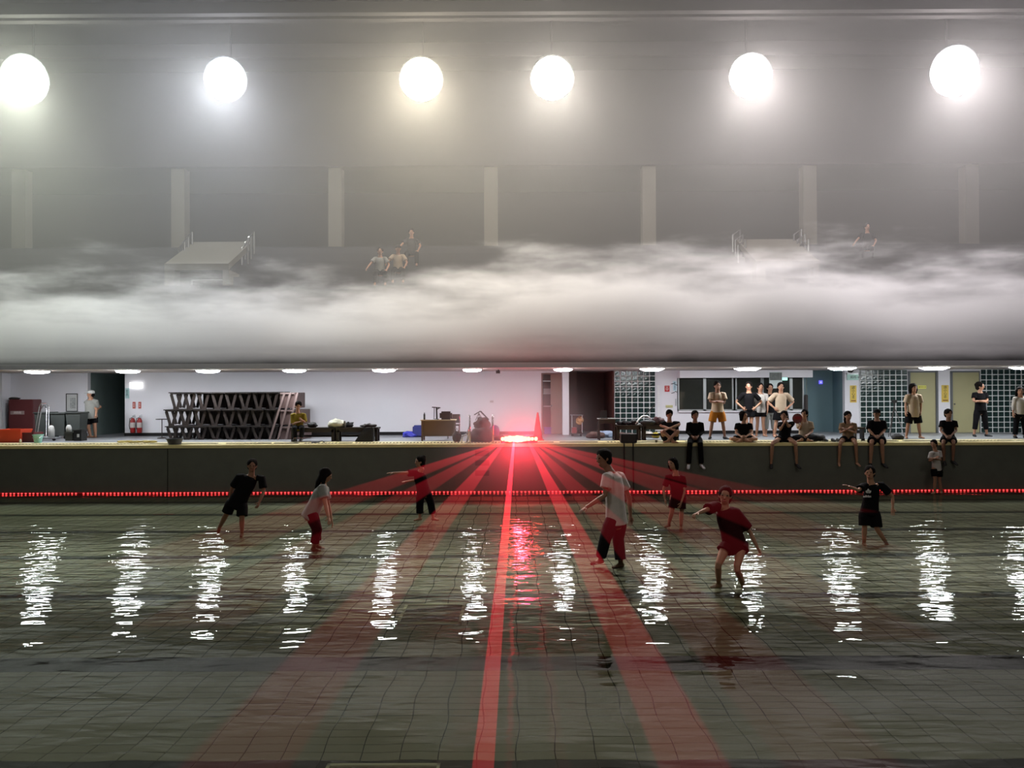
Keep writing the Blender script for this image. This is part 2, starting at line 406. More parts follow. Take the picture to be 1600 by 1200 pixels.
# ------------------------------------------------------------------ haze
def vol(name, b, dens, color=(1, 1, 1), aniso=0.0, build=None, label=None):
    m = bpy.data.materials.new(name); m.use_nodes = True; nt = m.node_tree; nt.nodes.clear()
    o = nt.nodes.new('ShaderNodeOutputMaterial'); s = nt.nodes.new('ShaderNodeVolumeScatter')
    s.inputs['Color'].default_value = (*color, 1); s.inputs['Density'].default_value = dens; s.inputs['Anisotropy'].default_value = aniso
    nt.links.new(s.outputs[0], o.inputs['Volume'])
    if build: build(nt, s)
    ob = obj(name, b, m); ob['kind'] = 'stuff'
    if label: ob['label'] = label; ob['category'] = 'haze'
    return ob
b = BM(); box(b, -25.7, 25.7, 13.0, 36.9, CEIL + 0.45, 15.5)
vol('haze', b, HAZE_D, (1.0, 0.985, 0.955), 0.5, label='thin grey haze hanging through the upper hall and the stands')

def fog_nodes(nt, s):
    L = nt.links.new; N = nt.nodes.new
    tc = N('ShaderNodeNewGeometry')
    sep = N('ShaderNodeSeparateXYZ'); L(tc.outputs['Position'], sep.inputs[0])
    def noi(sx, sy, sz, scale, det, rough=0.55, off=0.0):
        mp = N('ShaderNodeMapping'); mp.inputs['Scale'].default_value = (sx, sy, sz); mp.inputs['Location'].default_value = (off, off * .3, 0); L(tc.outputs['Position'], mp.inputs[0])
        n = N('ShaderNodeTexNoise'); n.inputs['Scale'].default_value = scale; n.inputs['Detail'].default_value = det; n.inputs['Roughness'].default_value = rough
        L(mp.outputs[0], n.inputs['Vector']); return n.outputs[0]
    def mth(op, a, b_, c=None):
        q = N('ShaderNodeMath'); q.operation = op
        for k, v in enumerate((a, b_, c)):
            if v is None: continue
            if isinstance(v, (int, float)): q.inputs[k].default_value = v
            else: L(v, q.inputs[k])
        return q.outputs[0]
    n1 = noi(0.5, 0.6, 1.0, 0.35, 1.0); n2 = noi(0.35, 0.6, 1.5, 1.0, 7.0, 0.72, 3.0)
    # height of the bank's middle, rolling along the hall
    z = mth('ADD', sep.outputs['Z'], mth('MULTIPLY', mth('SUBTRACT', n1, 0.5), -1.6))
    z = mth('ADD', z, mth('MULTIPLY', mth('SUBTRACT', n2, 0.5), -5.0))
    z = mth('ADD', z, mth('MULTIPLY', sep.outputs['X'], -0.022))
    up = N('ShaderNodeMapRange'); up.interpolation_type = 'SMOOTHSTEP'; up.inputs[1].default_value = 3.0; up.inputs[2].default_value = 5.0; L(z, up.inputs[0])
    dn = N('ShaderNodeMapRange'); dn.interpolation_type = 'SMOOTHSTEP'; dn.inputs[1].default_value = 6.4; dn.inputs[2].default_value = 4.7; L(z, dn.inputs[0])
    d = mth('MULTIPLY', mth('MULTIPLY', up.outputs[0], dn.outputs[0]), FOG_D)
    lo = N('ShaderNodeMapRange'); lo.inputs[1].default_value = CEIL + .02; lo.inputs[2].default_value = CEIL + 0.3; L(sep.outputs['Z'], lo.inputs[0])
    base = mth('MULTIPLY_ADD', mth('MULTIPLY', n2, dn.outputs[0]), 0.05, 0.0)
    d = mth('MULTIPLY', mth('ADD', d, base), lo.outputs[0])
    L(d, s.inputs['Density'])
b = BM(); box(b, -24, 24, 20.0, YP - 0.15, CEIL + 0.02, 8.0)
vol('fog', b, 0.4, (1, 1, 1), 0.5, fog_nodes, 'thick white bank of stage fog rolling along the front of the stands')

# ------------------------------------------------------------------ red laser beams: flat glowing volumes stand in for light scattered by haze
ZL = DECK + 0.12
def beam_mat(k, src, lf):
    m = bpy.data.materials.new('laser_beam_glow'); m.use_nodes = True; nt = m.node_tree; nt.nodes.clear(); L = nt.links.new; N = nt.nodes.new
    o = N('ShaderNodeOutputMaterial'); e = N('ShaderNodeEmission'); e.inputs[0].default_value = (1.0, 0.03, 0.055, 1)
    g = N('ShaderNodeNewGeometry'); d = N('ShaderNodeVectorMath'); d.operation = 'DISTANCE'; L(g.outputs['Position'], d.inputs[0]); d.inputs[1].default_value = src
    # emission falls off with distance, imitating spread and loss in the haze
    a = N('ShaderNodeMath'); a.operation = 'DIVIDE'; L(d.outputs['Value'], a.inputs[0]); a.inputs[1].default_value = -lf
    ex = N('ShaderNodeMath'); ex.operation = 'EXPONENT'; L(a.outputs[0], ex.inputs[0])
    mu = N('ShaderNodeMath'); mu.operation = 'MULTIPLY'; L(ex.outputs[0], mu.inputs[0]); mu.inputs[1].default_value = k * 0.85
    L(mu.outputs[0], e.inputs[1]); L(e.outputs[0], o.inputs['Volume']); m.cycles.volume_step_rate = 1.0
    return m
# (source px, slope of each edge dx/dy below the source at y 690, far end as image y, strength, fade length)
BEAMS = [('laser_beam', 787, -3.3, -2.38, 885, 2.2, 5.5, 'faint wide red laser sheet, outermost on the left'),
         ('laser_beam', 787, -2.02, -1.46, 980, 2.2, 6.0, 'wide red laser sheet, second from the outer left'),
         ('laser_beam', 789, -1.0, -0.66, 1260, 4.8, 7.0, 'red laser sheet just left of the bright central one'),
         ('laser_beam', 803, -0.128, -0.062, 1290, 20.0, 9.5, 'narrow brightest red laser beam straight down the middle'),
         ('laser_beam', 826, 0.40, 0.62, 1260, 6.5, 9.0, 'strong red laser sheet just right of the central one'),
         ('laser_beam', 829, 0.78, 1.15, 1250, 1.8, 8.0, 'faint red laser sheet, second to the right of the central one'),
         ('laser_beam', 831, 1.55, 2.1, 1000, 2.2, 6.0, 'red laser sheet crossing the white shirted wader, fourth from the right edge of the fan'),
         ('laser_beam', 833, 2.5, 3.5, 860, 2.2, 5.0, 'wide red laser sheet, next to outermost on the right'),
         ('laser_beam', 835, 3.65, 4.9, 800, 1.6, 4.5, 'faint red laser sheet, outermost and flattest on the right')]
for (nm, sx, s0, s1, ye, k, lf, lb) in BEAMS:
    S = Pz(sx, 690, ZL); b = BM()
    near_l = Pz(sx + s0 * (ye - 690), ye, ZL); near_r = Pz(sx + s1 * (ye - 690), ye, ZL)
    wd = 0.03
    ring = [(S.x - .03, S.y), (S.x + .03, S.y), (near_r.x, near_r.y), (near_l.x, near_l.y)]
    lo = [b.verts.new((x, y, ZL - wd / 2)) for x, y in ring]; hi = [b.verts.new((x, y, ZL + wd / 2)) for x, y in ring]
    b.faces.new(lo[::-1]); b.faces.new(hi)
    for q in range(4): b.faces.new((lo[q], lo[(q + 1) % 4], hi[(q + 1) % 4], hi[q]))
    o = obj(nm, b, beam_mat(k, S, lf)); tag(o, lb, 'laser beam', 'fan of red laser beams')
# laser projectors on a bar at the deck edge
M_laser = emat('laser_aperture', (1.0, 0.055, 0.03), 34.0)
t = thing('laser_bar', 'row of blazing red laser projectors on the deck edge', 'laser bar', (X(811, YP + .2), YP + 0.25, DECK))
b = BM(); box(b, X(782, YP), X(840, YP), YP + .2, YP + .3, DECK, DECK + .05); obj('base_rail', b, M_black, t)
for k in range(10):
    x = X(785 + k * 5.8, YP)
    b = BM(); box(b, x - .045, x + .045, YP + .12, YP + .32, DECK + .05, DECK + .2); h = obj('projector_head', b, M_black, t, bevel=.008)
    b = BM(); q = (.8, 1.1, 1.35, 1.2, 1.5, 1.3, 1.0, .9, .75, .8)[k]; lathe(b, (x, YP + .06, DECK + .13), [(0.0, -.07 * q), (.045 * q, -.06 * q), (.066 * q, 0), (.045 * q, .06 * q), (0, .07 * q)], 12); obj('aperture', b, M_laser, h, sm=True)
l = bpy.data.lights.new('laser_spill', 'SPOT'); l.energy = LASER_W * 1.6; l.color = (1, 0.03, 0.06); l.shadow_soft_size = 0.12; l.spot_size = R(165); l.spot_blend = 0.3
o = bpy.data.objects.new('laser_spill', l); col.objects.link(o); o.location = (X(811, YP), YP - 0.30, DECK + 0.12); o.rotation_euler = (R(-20), 0, 0)
l = bpy.data.lights.new('laser_spill', 'POINT'); l.energy = LASER_W * 0.55; l.color = (1, 0.03, 0.10); l.shadow_soft_size = 0.12
o = bpy.data.objects.new('laser_spill', l); col.objects.link(o); o.location = (X(822, YP), YP + 0.55, DECK + 0.30)
l = bpy.data.lights.new('laser_spill', 'POINT'); l.energy = 24.0; l.color = (1, 0.03, 0.07); l.shadow_soft_size = 0.1
o = bpy.data.objects.new('laser_spill', l); col.objects.link(o); o.location = (X(806, YP), YP - 0.12, DECK + 0.3)
b = BM(); box(b, X(811, YP) - 3.2, X(811, YP) + 3.2, YP - 3.2, YP + 3.2, WATER + .02, CEIL - .1)
def wisp_nodes(nt, s):
    g = nt.nodes.new('ShaderNodeNewGeometry'); d = nt.nodes.new('ShaderNodeVectorMath'); d.operation = 'DISTANCE'; nt.links.new(g.outputs['Position'], d.inputs[0])
    d.inputs[1].default_value = (X(811, YP), YP, DECK); m = nt.nodes.new('ShaderNodeMapRange'); m.interpolation_type = 'SMOOTHERSTEP'
    m.inputs[1].default_value = 0.0; m.inputs[2].default_value = 3.1; m.inputs[3].default_value = 0.18; m.inputs[4].default_value = 0.0
    nt.links.new(d.outputs['Value'], m.inputs[0]); nt.links.new(m.outputs[0], s.inputs['Density'])
vol('smoke_wisps', b, 0.06, (1, 1, 1), 0.0, wisp_nodes, label='thin low smoke over the deck edge glowing red round the lasers')

# ------------------------------------------------------------------ ceiling lamps under the soffit
M_dome = emat('lamp_glass_lit', (0.93, 0.97, 1.0), 78.0)
LAMPW = ['above the red hydrant cabinet', 'above the dark doorway', 'above the left end of the table stack', 'above the right end of the table stack', 'above the second black bench', 'between the desk and the wall box', 'above the half open brown door', 'above the first glass block wall', 'above the people standing before the window', 'at the round speaker and teal wall', 'above the two yellow doors', 'cut by the right edge of the picture']
for i, px in enumerate((58, 200, 325, 460, 600, 738, 880, 1019, 1168, 1316, 1460, 1602)):
    x = X(px, 25.8); rr = 0.36 if px not in (738, 880) else 0.30
    t = thing('ceiling_lamp', 'lit %s ceiling lamp %s' % ('round' if px < 950 else 'square', LAMPW[i]), 'ceiling lamp', (x, 25.8, CEIL), 'ceiling lamps in a row under the balcony')
    if px < 950:
        b = BM(); lathe(b, (x, 25.8, CEIL), [(rr + .02, 0), (rr + .02, -.02), (rr, -.025)], 28); obj('rim', b, M_alu, t)
        b = BM(); lathe(b, (x, 25.8, CEIL), [(rr, -.02), (rr * .9, -.06), (rr * .6, -.085), (.05, -.095)], 24); obj('diffuser', b, M_dome, t, sm=True)
    else:
        b = BM(); box(b, x - .36, x + .36, 25.5, 26.1, CEIL - .025, CEIL); obj('rim', b, M_alu, t)
        b = BM(); vs = [b.verts.new(q) for q in ((x - .36, 25.52, CEIL - .02), (x + .36, 25.52, CEIL - .02), (x + .36, 26.08, CEIL - .02), (x - .36, 26.08, CEIL - .02), (x - .22, 25.65, CEIL - .09), (x + .22, 25.65, CEIL - .09), (x + .22, 25.95, CEIL - .09), (x - .22, 25.95, CEIL - .09))]
        for f in ((0, 1, 2, 3), (7, 6, 5, 4), (1, 0, 4, 5), (2, 1, 5, 6), (3, 2, 6, 7), (0, 3, 7, 4)): b.faces.new([vs[q] for q in f])
        obj('diffuser', b, M_dome, t)
# LED strip along the waterline
t = thing('led_strip', 'long string of glowing red dots along the waterline of the far pool wall', 'led strip', (0, YP - .03, WATER + .03))
b = BM(); box(b, -17, 17, YP - .035, YP - .005, WATER + .015, WATER + .045); obj('casing', b, mat('red_tube', (120, 10, 14), .4, emit=(1, .02, .03), es=0.12), t)
M_led = emat('led_glow', (1, 0.06, 0.06), 2.5)
b = BM(); ell(b, (-15, YP - .045, WATER + .022), (.030, .014, .018), 8, 6); l0 = obj('led', b, M_led, t, sm=True)
for k in range(1, 270):
    x = k * 0.1115 + random.uniform(-.008, .008)
    if abs((x - 15) - X(128 - (0), YP)) < .05 : continue
    c = l0.copy(); c.location = (x, 0, 0); col.objects.link(c)

# ------------------------------------------------------------------ people
M_skin = mat('skin_warm', (158, 116, 92), 0.6, scale=20, vary=0.06)
M_skin2 = mat('skin_tan', (128, 90, 70), 0.6, scale=20, vary=0.06)
M_hair = mat('hair_black', (20, 16, 15), 0.95, scale=30, vary=0.3, spec=0.08)
M_eye = mat('eye_dark', (18, 14, 14), 0.2)
M_lip = mat('lip', (150, 84, 78), 0.5)
CL = {}
def cloth(name, rgb):
    if name not in CL: CL[name] = mat(name, rgb, 0.9, scale=9, vary=0.14, bump=0.5, spec=0.08)
    return CL[name]
def fuse(name, bm, m, vox, it=3):
    """merge overlapping lofts into one continuous skin"""
    bmesh.ops.recalc_face_normals(bm, faces=bm.faces[:])
    me = bpy.data.meshes.new(name); bm.to_mesh(me); bm.free()
    t = bpy.data.objects.new(name, me); col.objects.link(t)
    md = t.modifiers.new('r', 'REMESH'); md.mode = 'VOXEL'; md.voxel_size = vox; md.use_smooth_shade = True
    ms = t.modifiers.new('s', 'SMOOTH'); ms.factor = 0.5; ms.iterations = it
    dg = bpy.context.evaluated_depsgraph_get(); out = bpy.data.meshes.new_from_object(t.evaluated_get(dg))
    bpy.data.objects.remove(t); bpy.data.meshes.remove(me)
    b = bmesh.new(); b.from_mesh(out); bpy.data.meshes.remove(out)
    smooth(b)
    return b
def frame(fwd, up):
    f = fwd.normalized(); s = f.cross(up).normalized(); u = s.cross(f)
    return s, f, u       # right, forward, up

def hand(bm, wrist, direc, palm_n, s, right=True, curl=0.5):
    """palm, four unequal curled fingers and a thumb leaving the palm's side; direc = along the hand, palm_n = out of the palm"""
    d = direc.normalized(); n = (palm_n - d * palm_n.dot(d)).normalized(); w = d.cross(n).normalized() * (1 if right else -1)
    loft(bm, [wrist - d * .02 * s, wrist + d * .03 * s, wrist + d * .085 * s], [(.026 * s, .018 * s), (.038 * s, .016 * s), (.040 * s, .013 * s)], side=w, n=8)
    for k, (o, ln) in enumerate(((-.030, .066), (-.010, .076), (.010, .072), (.029, .056))):
        p = wrist + d * .082 * s + w * o * s; a = curl * (0.5 + .12 * k); pts = [p]
        for seg in (0.42, 0.33, 0.25):
            pts.append(pts[-1] + (d * math.cos(a) + n * math.sin(a)) * ln * s * seg + w * o * .10 * s); a += curl * 0.7
        loft(bm, pts, [.0095 * s, .0088 * s, .008 * s, .0065 * s], n=6)
    p = wrist + d * .025 * s - w * .032 * s
    t1 = p + (d * .7 - w * .75 + n * .3).normalized() * .038 * s; t2 = t1 + (d * .95 - w * .25 + n * .35).normalized() * .030 * s
    loft(bm, [p, t1, t2], [.013 * s, .0105 * s, .008 * s], n=6)

def person(label, Y, J, face=(0, -1, 0), up=None, h=1.7, shirt=None, sleeve=0.6, hem=0.10, pants=None, plen=0.9, hair='short',
           shoes=None, skin=None, group=None, vox=0.013, fat=1.0, loose=1.0, curl=0.5, female=False, bare_feet=True, name='person', emblem=None, root=None, skirt=False, palm=None, snap=None):
    """J: joints as (px, py, depth offset). keys head neck sl sr el er wl wr hl hr kl kr al ar (l = left in the picture); optional tl tr = toe direction"""
    s = h / 1.7; skin = skin or M_skin
    j = {k: P(v[0], v[1], Y + (v[2] if len(v) > 2 else 0)) for k, v in J.items() if k not in ('tl', 'tr')}
    if snap:
        dz = DECK + .085 * s * fat - min(j['hl'].z, j['hr'].z) if snap == 'hip' else DECK + .072 * s - min(j['al'].z, j['ar'].z)
        for v in j.values(): v.z += dz
        if snap == 'floor':
            pass
    pel = (j['hl'] + j['hr']) / 2; sh = (j['sl'] + j['sr']) / 2
    low = min(v.z for v in j.values())
    t = thing(name, label, 'person', (pel.x, pel.y, root if root is not None else low), group)
    fwd = Vector(face).normalized(); upv = (j['head'] - j['neck']).normalized() if up is None else Vector(up).normalized()
    sd = j['sr'] - j['sl']; hd = j['hr'] - j['hl']
    if sd.length < .05: sd = Vector((0.3, 1, 0))
    if hd.length < .05: hd = Vector((0.3, 1, 0))
    sd.normalize(); hd.normalize(); md_ = (sd + hd).normalized()
    shw = (j['sr'] - j['sl']).length / 2; fx = fat * s
    body = BM()
    spine = [pel - (sh - pel).normalized() * .06 * s, pel + (sh - pel) * .10, pel + (sh - pel) * .40, pel + (sh - pel) * .72, pel + (sh - pel) * .93, sh + (j['neck'] - sh) * .5]
    ws = [(.145, .10), (.155, .105), (.122, .088), (.145, .102), (.14, .085), (.075, .06)]
    ws = [(a * fx, b * fx) for a, b in ws]
    loft(body, spine, ws, side=[hd, hd, hd, hd, md_, sd, sd, sd, sd, sd], n=16)
    s_, f_, u_ = frame(fwd, upv)
    hc = j['head']; hs = s * 1.19
    loft(body, [sh, j['neck'], hc - u_ * .06 * s - f_ * .012 * s], [(.080 * s, .068 * s), (.068 * s, .064 * s), (.062 * s, .064 * s)], side=s_, n=12)
    RM = Matrix((s_, f_, u_)).transposed()
    ell(body, hc + u_ * .02 * hs, (.076 * hs, .095 * hs, .098 * hs), 16, 12, RM)
    ell(body, hc - u_ * .045 * hs + f_ * .018 * hs, (.058 * hs, .068 * hs, .075 * hs), 14, 10, RM)            # jaw
    loft(body, [hc + f_ * .088 * hs + u_ * .012 * hs, hc + f_ * .106 * hs - u_ * .022 * hs, hc + f_ * .088 * hs - u_ * .03 * hs], [.009 * hs, .015 * hs, .010 * hs], n=8)   # nose
    for q in (-1, 1): ell(body, hc + s_ * q * .078 * hs - u_ * .008 * hs, (.012 * hs, .02 * hs, .03 * hs), 8, 6, RM)
    for q in 'lr':
        S, E, W = j['s' + q], j['e' + q], j['w' + q]
        loft(body, [sh + (S - sh) * .6, S, S + (E - S) * .35, E, E + (W - E) * .3, W], [.055 * fx, .052 * fx, .046 * fx, .037 * fx, .038 * fx, .025 * fx], n=10)
        H, K, A = j['h' + q], j['k' + q], j['a' + q]
        loft(body, [H + (pel - H) * .15, H + (K - H) * .3, K - (K - H) * .06, K + (A - K) * .06, K + (A - K) * .35, A], [.088 * fx, .080 * fx, .055 * fx, .052 * fx, .054 * fx, .035 * fx], n=12)
        toe = Vector(J.get('t' + q, (0, -1, 0))).normalized()
        loft(body, [A - toe * .03 * s - Vector((0, 0, .03 * s)), A + toe * .06 * s - Vector((0, 0, .035 * s)), A + toe * .15 * s - Vector((0, 0, .05 * s))], [(.036 * s, .04 * s), (.042 * s, .034 * s), (.038 * s, .02 * s)], side=toe.cross(Vector((0, 0, 1))), n=10)
    fb_ = fuse('body', body, skin, vox, 2)
    for q in 'lr':
        E, W = j['e' + q], j['w' + q]; d = (W - E).normalized()
        pn = Vector(palm) if palm else ((pel - W) if (pel - W).length > .15 else Vector((0, 0, -1)))
        hand(fb_, W, d, pn - d * pn.dot(d) if abs(pn.normalized().dot(d)) < .95 else d.orthogonal(), s, q == 'r', curl)
    smooth(fb_)
    obj('body', fb_, skin, t)
    for q in (-1, 1):
        b = BM(); ell(b, hc + f_ * .085 * hs + s_ * q * .031 * hs + u_ * .018 * hs, (.013 * hs, .009 * hs, .008 * hs), 8, 6, RM); obj('eye', b, M_eye, t, sm=True)
    b = BM(); ell(b, hc + f_ * .081 * hs - u_ * .058 * hs, (.024 * hs, .010 * hs, .008 * hs), 8, 6, RM); obj('mouth', b, M_lip, t, sm=True)
    # hair
    if hair:
        b = BM(); ell(b, hc + u_ * .038 * hs - f_ * .022 * hs, (.096 * hs, .108 * hs, .100 * hs), 16, 10, RM, jag=.12, seed=hash(label) % 50 if False else len(label))
        if hair == 'short': ell(b, hc - f_ * .045 * hs - u_ * .015 * hs, (.090 * hs, .072 * hs, .088 * hs), 12, 8, RM)
        if hair in ('bob', 'long', 'pony', 'bun', 'plait'): ell(b, hc - f_ * .04 * hs - u_ * .02 * hs, (.096 * hs, .078 * hs, .108 * hs), 12, 8, RM)
        if hair == 'bob':
            for q in (-1, 1): loft(b, [hc + s_ * q * .08 * hs + u_ * .05 * hs - f_ * .02 * hs, hc + s_ * q * .088 * hs - u_ * .04 * hs - f_ * .01 * hs, hc + s_ * q * .075 * hs - u_ * .12 * hs - f_ * .015 * hs], [(.03 * hs, .05 * hs), (.032 * hs, .05 * hs), (.02 * hs, .035 * hs)], side=s_, n=8)
            loft(b, [hc - f_ * .06 * hs, hc - f_ * .07 * hs - u_ * .11 * hs], [(.08 * hs, .045 * hs), (.07 * hs, .035 * hs)], side=s_, n=10)
        if hair == 'long':
            loft(b, [hc - f_ * .06 * hs, hc - f_ * .085 * hs - u_ * .14 * hs, j['neck'] - f_ * .08 * hs - u_ * .12 * hs], [(.08 * hs, .05 * hs), (.08 * hs, .045 * hs), (.06 * hs, .03 * hs)], side=s_, n=10)
            loft(b, [hc + s_ * .085 * hs + u_ * .03 * hs, hc + s_ * .095 * hs - u_ * .1 * hs, hc + s_ * .09 * hs - u_ * .26 * hs + f_ * .04 * hs], [.03 * hs, .032 * hs, .018 * hs], n=8)
        if hair == 'bun': ell(b, hc - f_ * .085 * hs + u_ * .10 * hs, (.045 * hs, .045 * hs, .045 * hs), 10, 8, RM, jag=.2)
        if hair == 'pony': loft(b, [hc - f_ * .1 * hs + u_ * .04 * hs, hc - f_ * .14 * hs - u_ * .06 * hs, hc - f_ * .11 * hs - u_ * .2 * hs], [.025 * hs, .035 * hs, .015 * hs], n=8)
        if hair == 'plait': loft(b, [hc - f_ * .05 * hs + s_ * .07 * hs - u_ * .08 * hs, hc + s_ * .085 * hs - u_ * .17 * hs + f_ * .02 * hs, hc + s_ * .09 * hs - u_ * .32 * hs + f_ * .05 * hs], [.026 * hs, .028 * hs, .014 * hs], n=8)
        if hair not in ('cap', 'white_cap'):
            obj('hair', fuse('hair', b, M_hair, .012, 1), M_hair, t)
        else:
            b.free(); b = BM(); mm = cloth('cap_white', (190, 190, 186)) if hair == 'white_cap' else cloth('cap_black', (22, 22, 24))
            ell(b, hc + u_ * .055 * hs - f_ * .008 * hs, (.090 * hs, .104 * hs, .072 * hs), 16, 8, RM)
            loft(b, [hc + f_ * .06 * hs + u_ * .045 * hs, hc + f_ * .17 * hs + u_ * .035 * hs], [(.075 * hs, .012 * hs), (.055 * hs, .008 * hs)], side=s_, n=12)
            obj('cap', b, mm, t, sm=True)
            b = BM(); ell(b, hc - f_ * .045 * hs - u_ * .015 * hs, (.08 * hs, .06 * hs, .07 * hs), 12, 8, RM); obj('hair', b, M_hair, t, sm=True)
    # shirt
    if shirt:
        b = BM(); L = .020 * loose * s
        dn = (pel - sh).normalized()
        sp = [pel + dn * hem * s, pel, pel + (sh - pel) * .40, pel + (sh - pel) * .75, pel + (sh - pel) * .95, sh + (j['neck'] - sh) * .35]
        wr = [(.172, .125), (.168, .122), (.145, .108), (.158, .115), (.145, .095), (.075, .065)]
        wr = [(a * fx + L * k, c * fx + L * k) for (a, c), k in zip(wr, (1.1, .9, .8, .6, .5, .3))]
        loft(b, sp, wr, side=[hd, hd, md_, sd, sd, sd], n=18, round_ends=False)
        for q in 'lr':
            S, E = j['s' + q], j['e' + q]; W = j['w' + q]
            if sleeve <= 1: pts = [sh + (S - sh) * .55, S, S + (E - S) * sleeve]; rr = [.072 * fx, .066 * fx + L * .5, .060 * fx + L]
            else: pts = [sh + (S - sh) * .55, S, E, E + (W - E) * (sleeve - 1)]; rr = [.072 * fx, .066 * fx + L * .4, .052 * fx + L * .3, .040 * fx + L * .3]
            loft(b, pts, rr, n=12, round_ends=False)
        obj('shirt', fuse('shirt', b, shirt, vox, 2), shirt, t)
    if pants:
        b = BM(); L = .018 * loose * s
        up2 = (sh - pel).normalized()
        loft(b, [pel - up2 * .115 * s, pel + up2 * .03 * s, pel + up2 * .10 * s], [(.14 * fx, .10 * fx), (.168 * fx + L * .4, .122 * fx + L * .4), (.150 * fx, .11 * fx)], side=hd, n=16, round_ends=False)
        if skirt:
            K = (j['kl'] + j['kr']) / 2; loft(b, [pel, pel + (K - pel) * plen], [(.165 * fx + L, .13 * fx + L), (.20 * fx + L, .15 * fx + L)], side=hd, n=16, round_ends=False)
        else:
            for q in 'lr':
                H, K, A = j['h' + q], j['k' + q], j['a' + q]
                if plen <= 1: pts = [H + (pel - H) * .1, H + (K - H) * .3, H + (K - H) * plen]; rr = [.098 * fx + L * .4, .092 * fx + L, .078 * fx + L * 1.6]
                else: pts = [H + (pel - H) * .1, H + (K - H) * .4, K, K + (A - K) * (plen - 1)]; rr = [.098 * fx + L * .3, .086 * fx + L * .8, .064 * fx + L, .052 * fx + L * 1.3]
                loft(b, pts, rr, n=12, round_ends=False)
        obj('skirt' if skirt else ('shorts' if plen <= 1.3 else 'trousers'), fuse('pants', b, pants, vox, 2), pants, t)
    if shoes:
        for q in 'lr':
            A = j['a' + q]; toe = Vector(J.get('t' + q, (0, -1, 0))).normalized(); b = BM()
            loft(b, [A - toe * .035 * s - Vector((0, 0, .03 * s)), A + toe * .06 * s - Vector((0, 0, .038 * s)), A + toe * .17 * s - Vector((0, 0, .055 * s))], [(.044 * s, .052 * s), (.050 * s, .042 * s), (.044 * s, .026 * s)], side=toe.cross(Vector((0, 0, 1))), n=12)
            obj('shoe', b, shoes, t, sm=True)
    t['j'] = 0; del t['j']
    return t, j, (s_, f_, u_)

BLK = cloth('black_cotton', (15, 14, 16)); DRED = cloth('dark_maroon_cotton', (48, 16, 19)); WHT = cloth('white_cotton', (176, 170, 165))
GRY = cloth('grey_cotton', (132, 132, 128)); BEI = cloth('beige_cotton', (164, 146, 126)); ORG = cloth('mustard_orange_cotton', (150, 94, 34))
YEL = cloth('olive_yellow_cotton', (128, 112, 44)); NAV = cloth('charcoal_cotton', (24, 24, 27)); MAR = cloth('maroon_trousers_cotton', (72, 14, 22))
SH_B = mat('shoe_black', (20, 20, 22), 0.5); SH_W = mat('shoe_white', (200, 200, 205), 0.5)

def up_(px, feet, Y): pass
WG = 'performers wading in the shallow pool'
# -- waders, from left to right
person('person in black tee and black shorts wading with arms hanging, leftmost in the pool', 17.2, dict(head=(394, 728, 0), neck=(393, 741, 0), sl=(374, 745, 0), sr=(409, 747, 0), el=(362, 764, .1), wl=(359, 778, .15), er=(412, 768, -.05), wr=(405, 785, -.2),
       hl=(362, 784, 0), hr=(379, 787, 0), kl=(354, 803, 0), al=(342, 826, .3), kr=(378, 808, -.1), ar=(378, 833, 0), tl=(-.4, .3, -.8), tr=(.2, -1, 0)), face=(.25, -.9, -.1), h=1.62,
       shirt=BLK, sleeve=.75, hem=.12, pants=BLK, plen=.92, hair='short', group=WG, fat=1.08, loose=1.3, root=0, skin=M_skin2)
person('person in pale grey tee and long maroon trousers bending forward in the pool', 15.8, dict(head=(509, 743, 0), neck=(505, 755, .02), sl=(507, 764, .16), sr=(503, 761, -.16), el=(513, 790, .2), wl=(518, 812, .15), er=(509, 789, -.25), wr=(513, 808, -.35),
       hl=(485, 802, .12), hr=(487, 802, -.12), kl=(494, 826, .1), al=(496, 852, .1), kr=(496, 828, -.1), ar=(490, 856, -.05), tl=(1, -.3, 0), tr=(1, -.3, 0)), face=(1, .15, -.35), h=1.62,
       shirt=GRY, sleeve=.62, hem=.10, pants=MAR, plen=1.72, hair='long', group=WG, fat=1.18, loose=1.2, root=0, curl=.25)
person('person in dark clothes and hair bun stretching one arm sideways through the red beams', 18.8, dict(head=(656, 722, 0), neck=(659, 733, 0), sl=(648, 739, -.1), sr=(662, 740, .1), el=(633, 739, -.2), wl=(614, 739, -.3), er=(650, 751, .0), wr=(637, 752, -.15),
       hl=(657, 769, -.08), hr=(667, 769, .08), kl=(656, 786, -.1), al=(656, 809, -.1), kr=(673, 786, .05), ar=(677, 809, .1), tl=(-.8, -.5, 0), tr=(.8, -.4, 0)), face=(-.9, -.4, 0), h=1.55,
       shirt=BLK, sleeve=.7, hem=.1, pants=BLK, plen=1.7, hair='bun', group=WG, loose=1.7, root=0, curl=.2, palm=(0, 0, -1))
tm = person('tall person in white tee and dark trousers striding through the red beams', 14.2, dict(head=(943, 717, 0), neck=(951, 734, .02), sl=(949, 744, -.18), sr=(968, 744, .17), el=(945, 774, -.25), wl=(916, 793, -.45), er=(983, 777, .22), wr=(985, 806, .18),
       hl=(957, 812, -.1), hr=(969, 812, .1), kl=(946, 841, -.15), al=(938, 874, 0), kr=(966, 842, .05), ar=(970, 880, 0), tl=(-1, -.3, -.1), tr=(-.8, -.5, 0)), face=(-.85, -.5, -.1), h=1.88,
       shirt=WHT, sleeve=.62, hem=.07, pants=NAV, plen=1.85, hair='short', group=WG, loose=1.3, fat=1.08, root=0, curl=.35, vox=.012, skin=M_skin2, palm=(0, 0, -1))
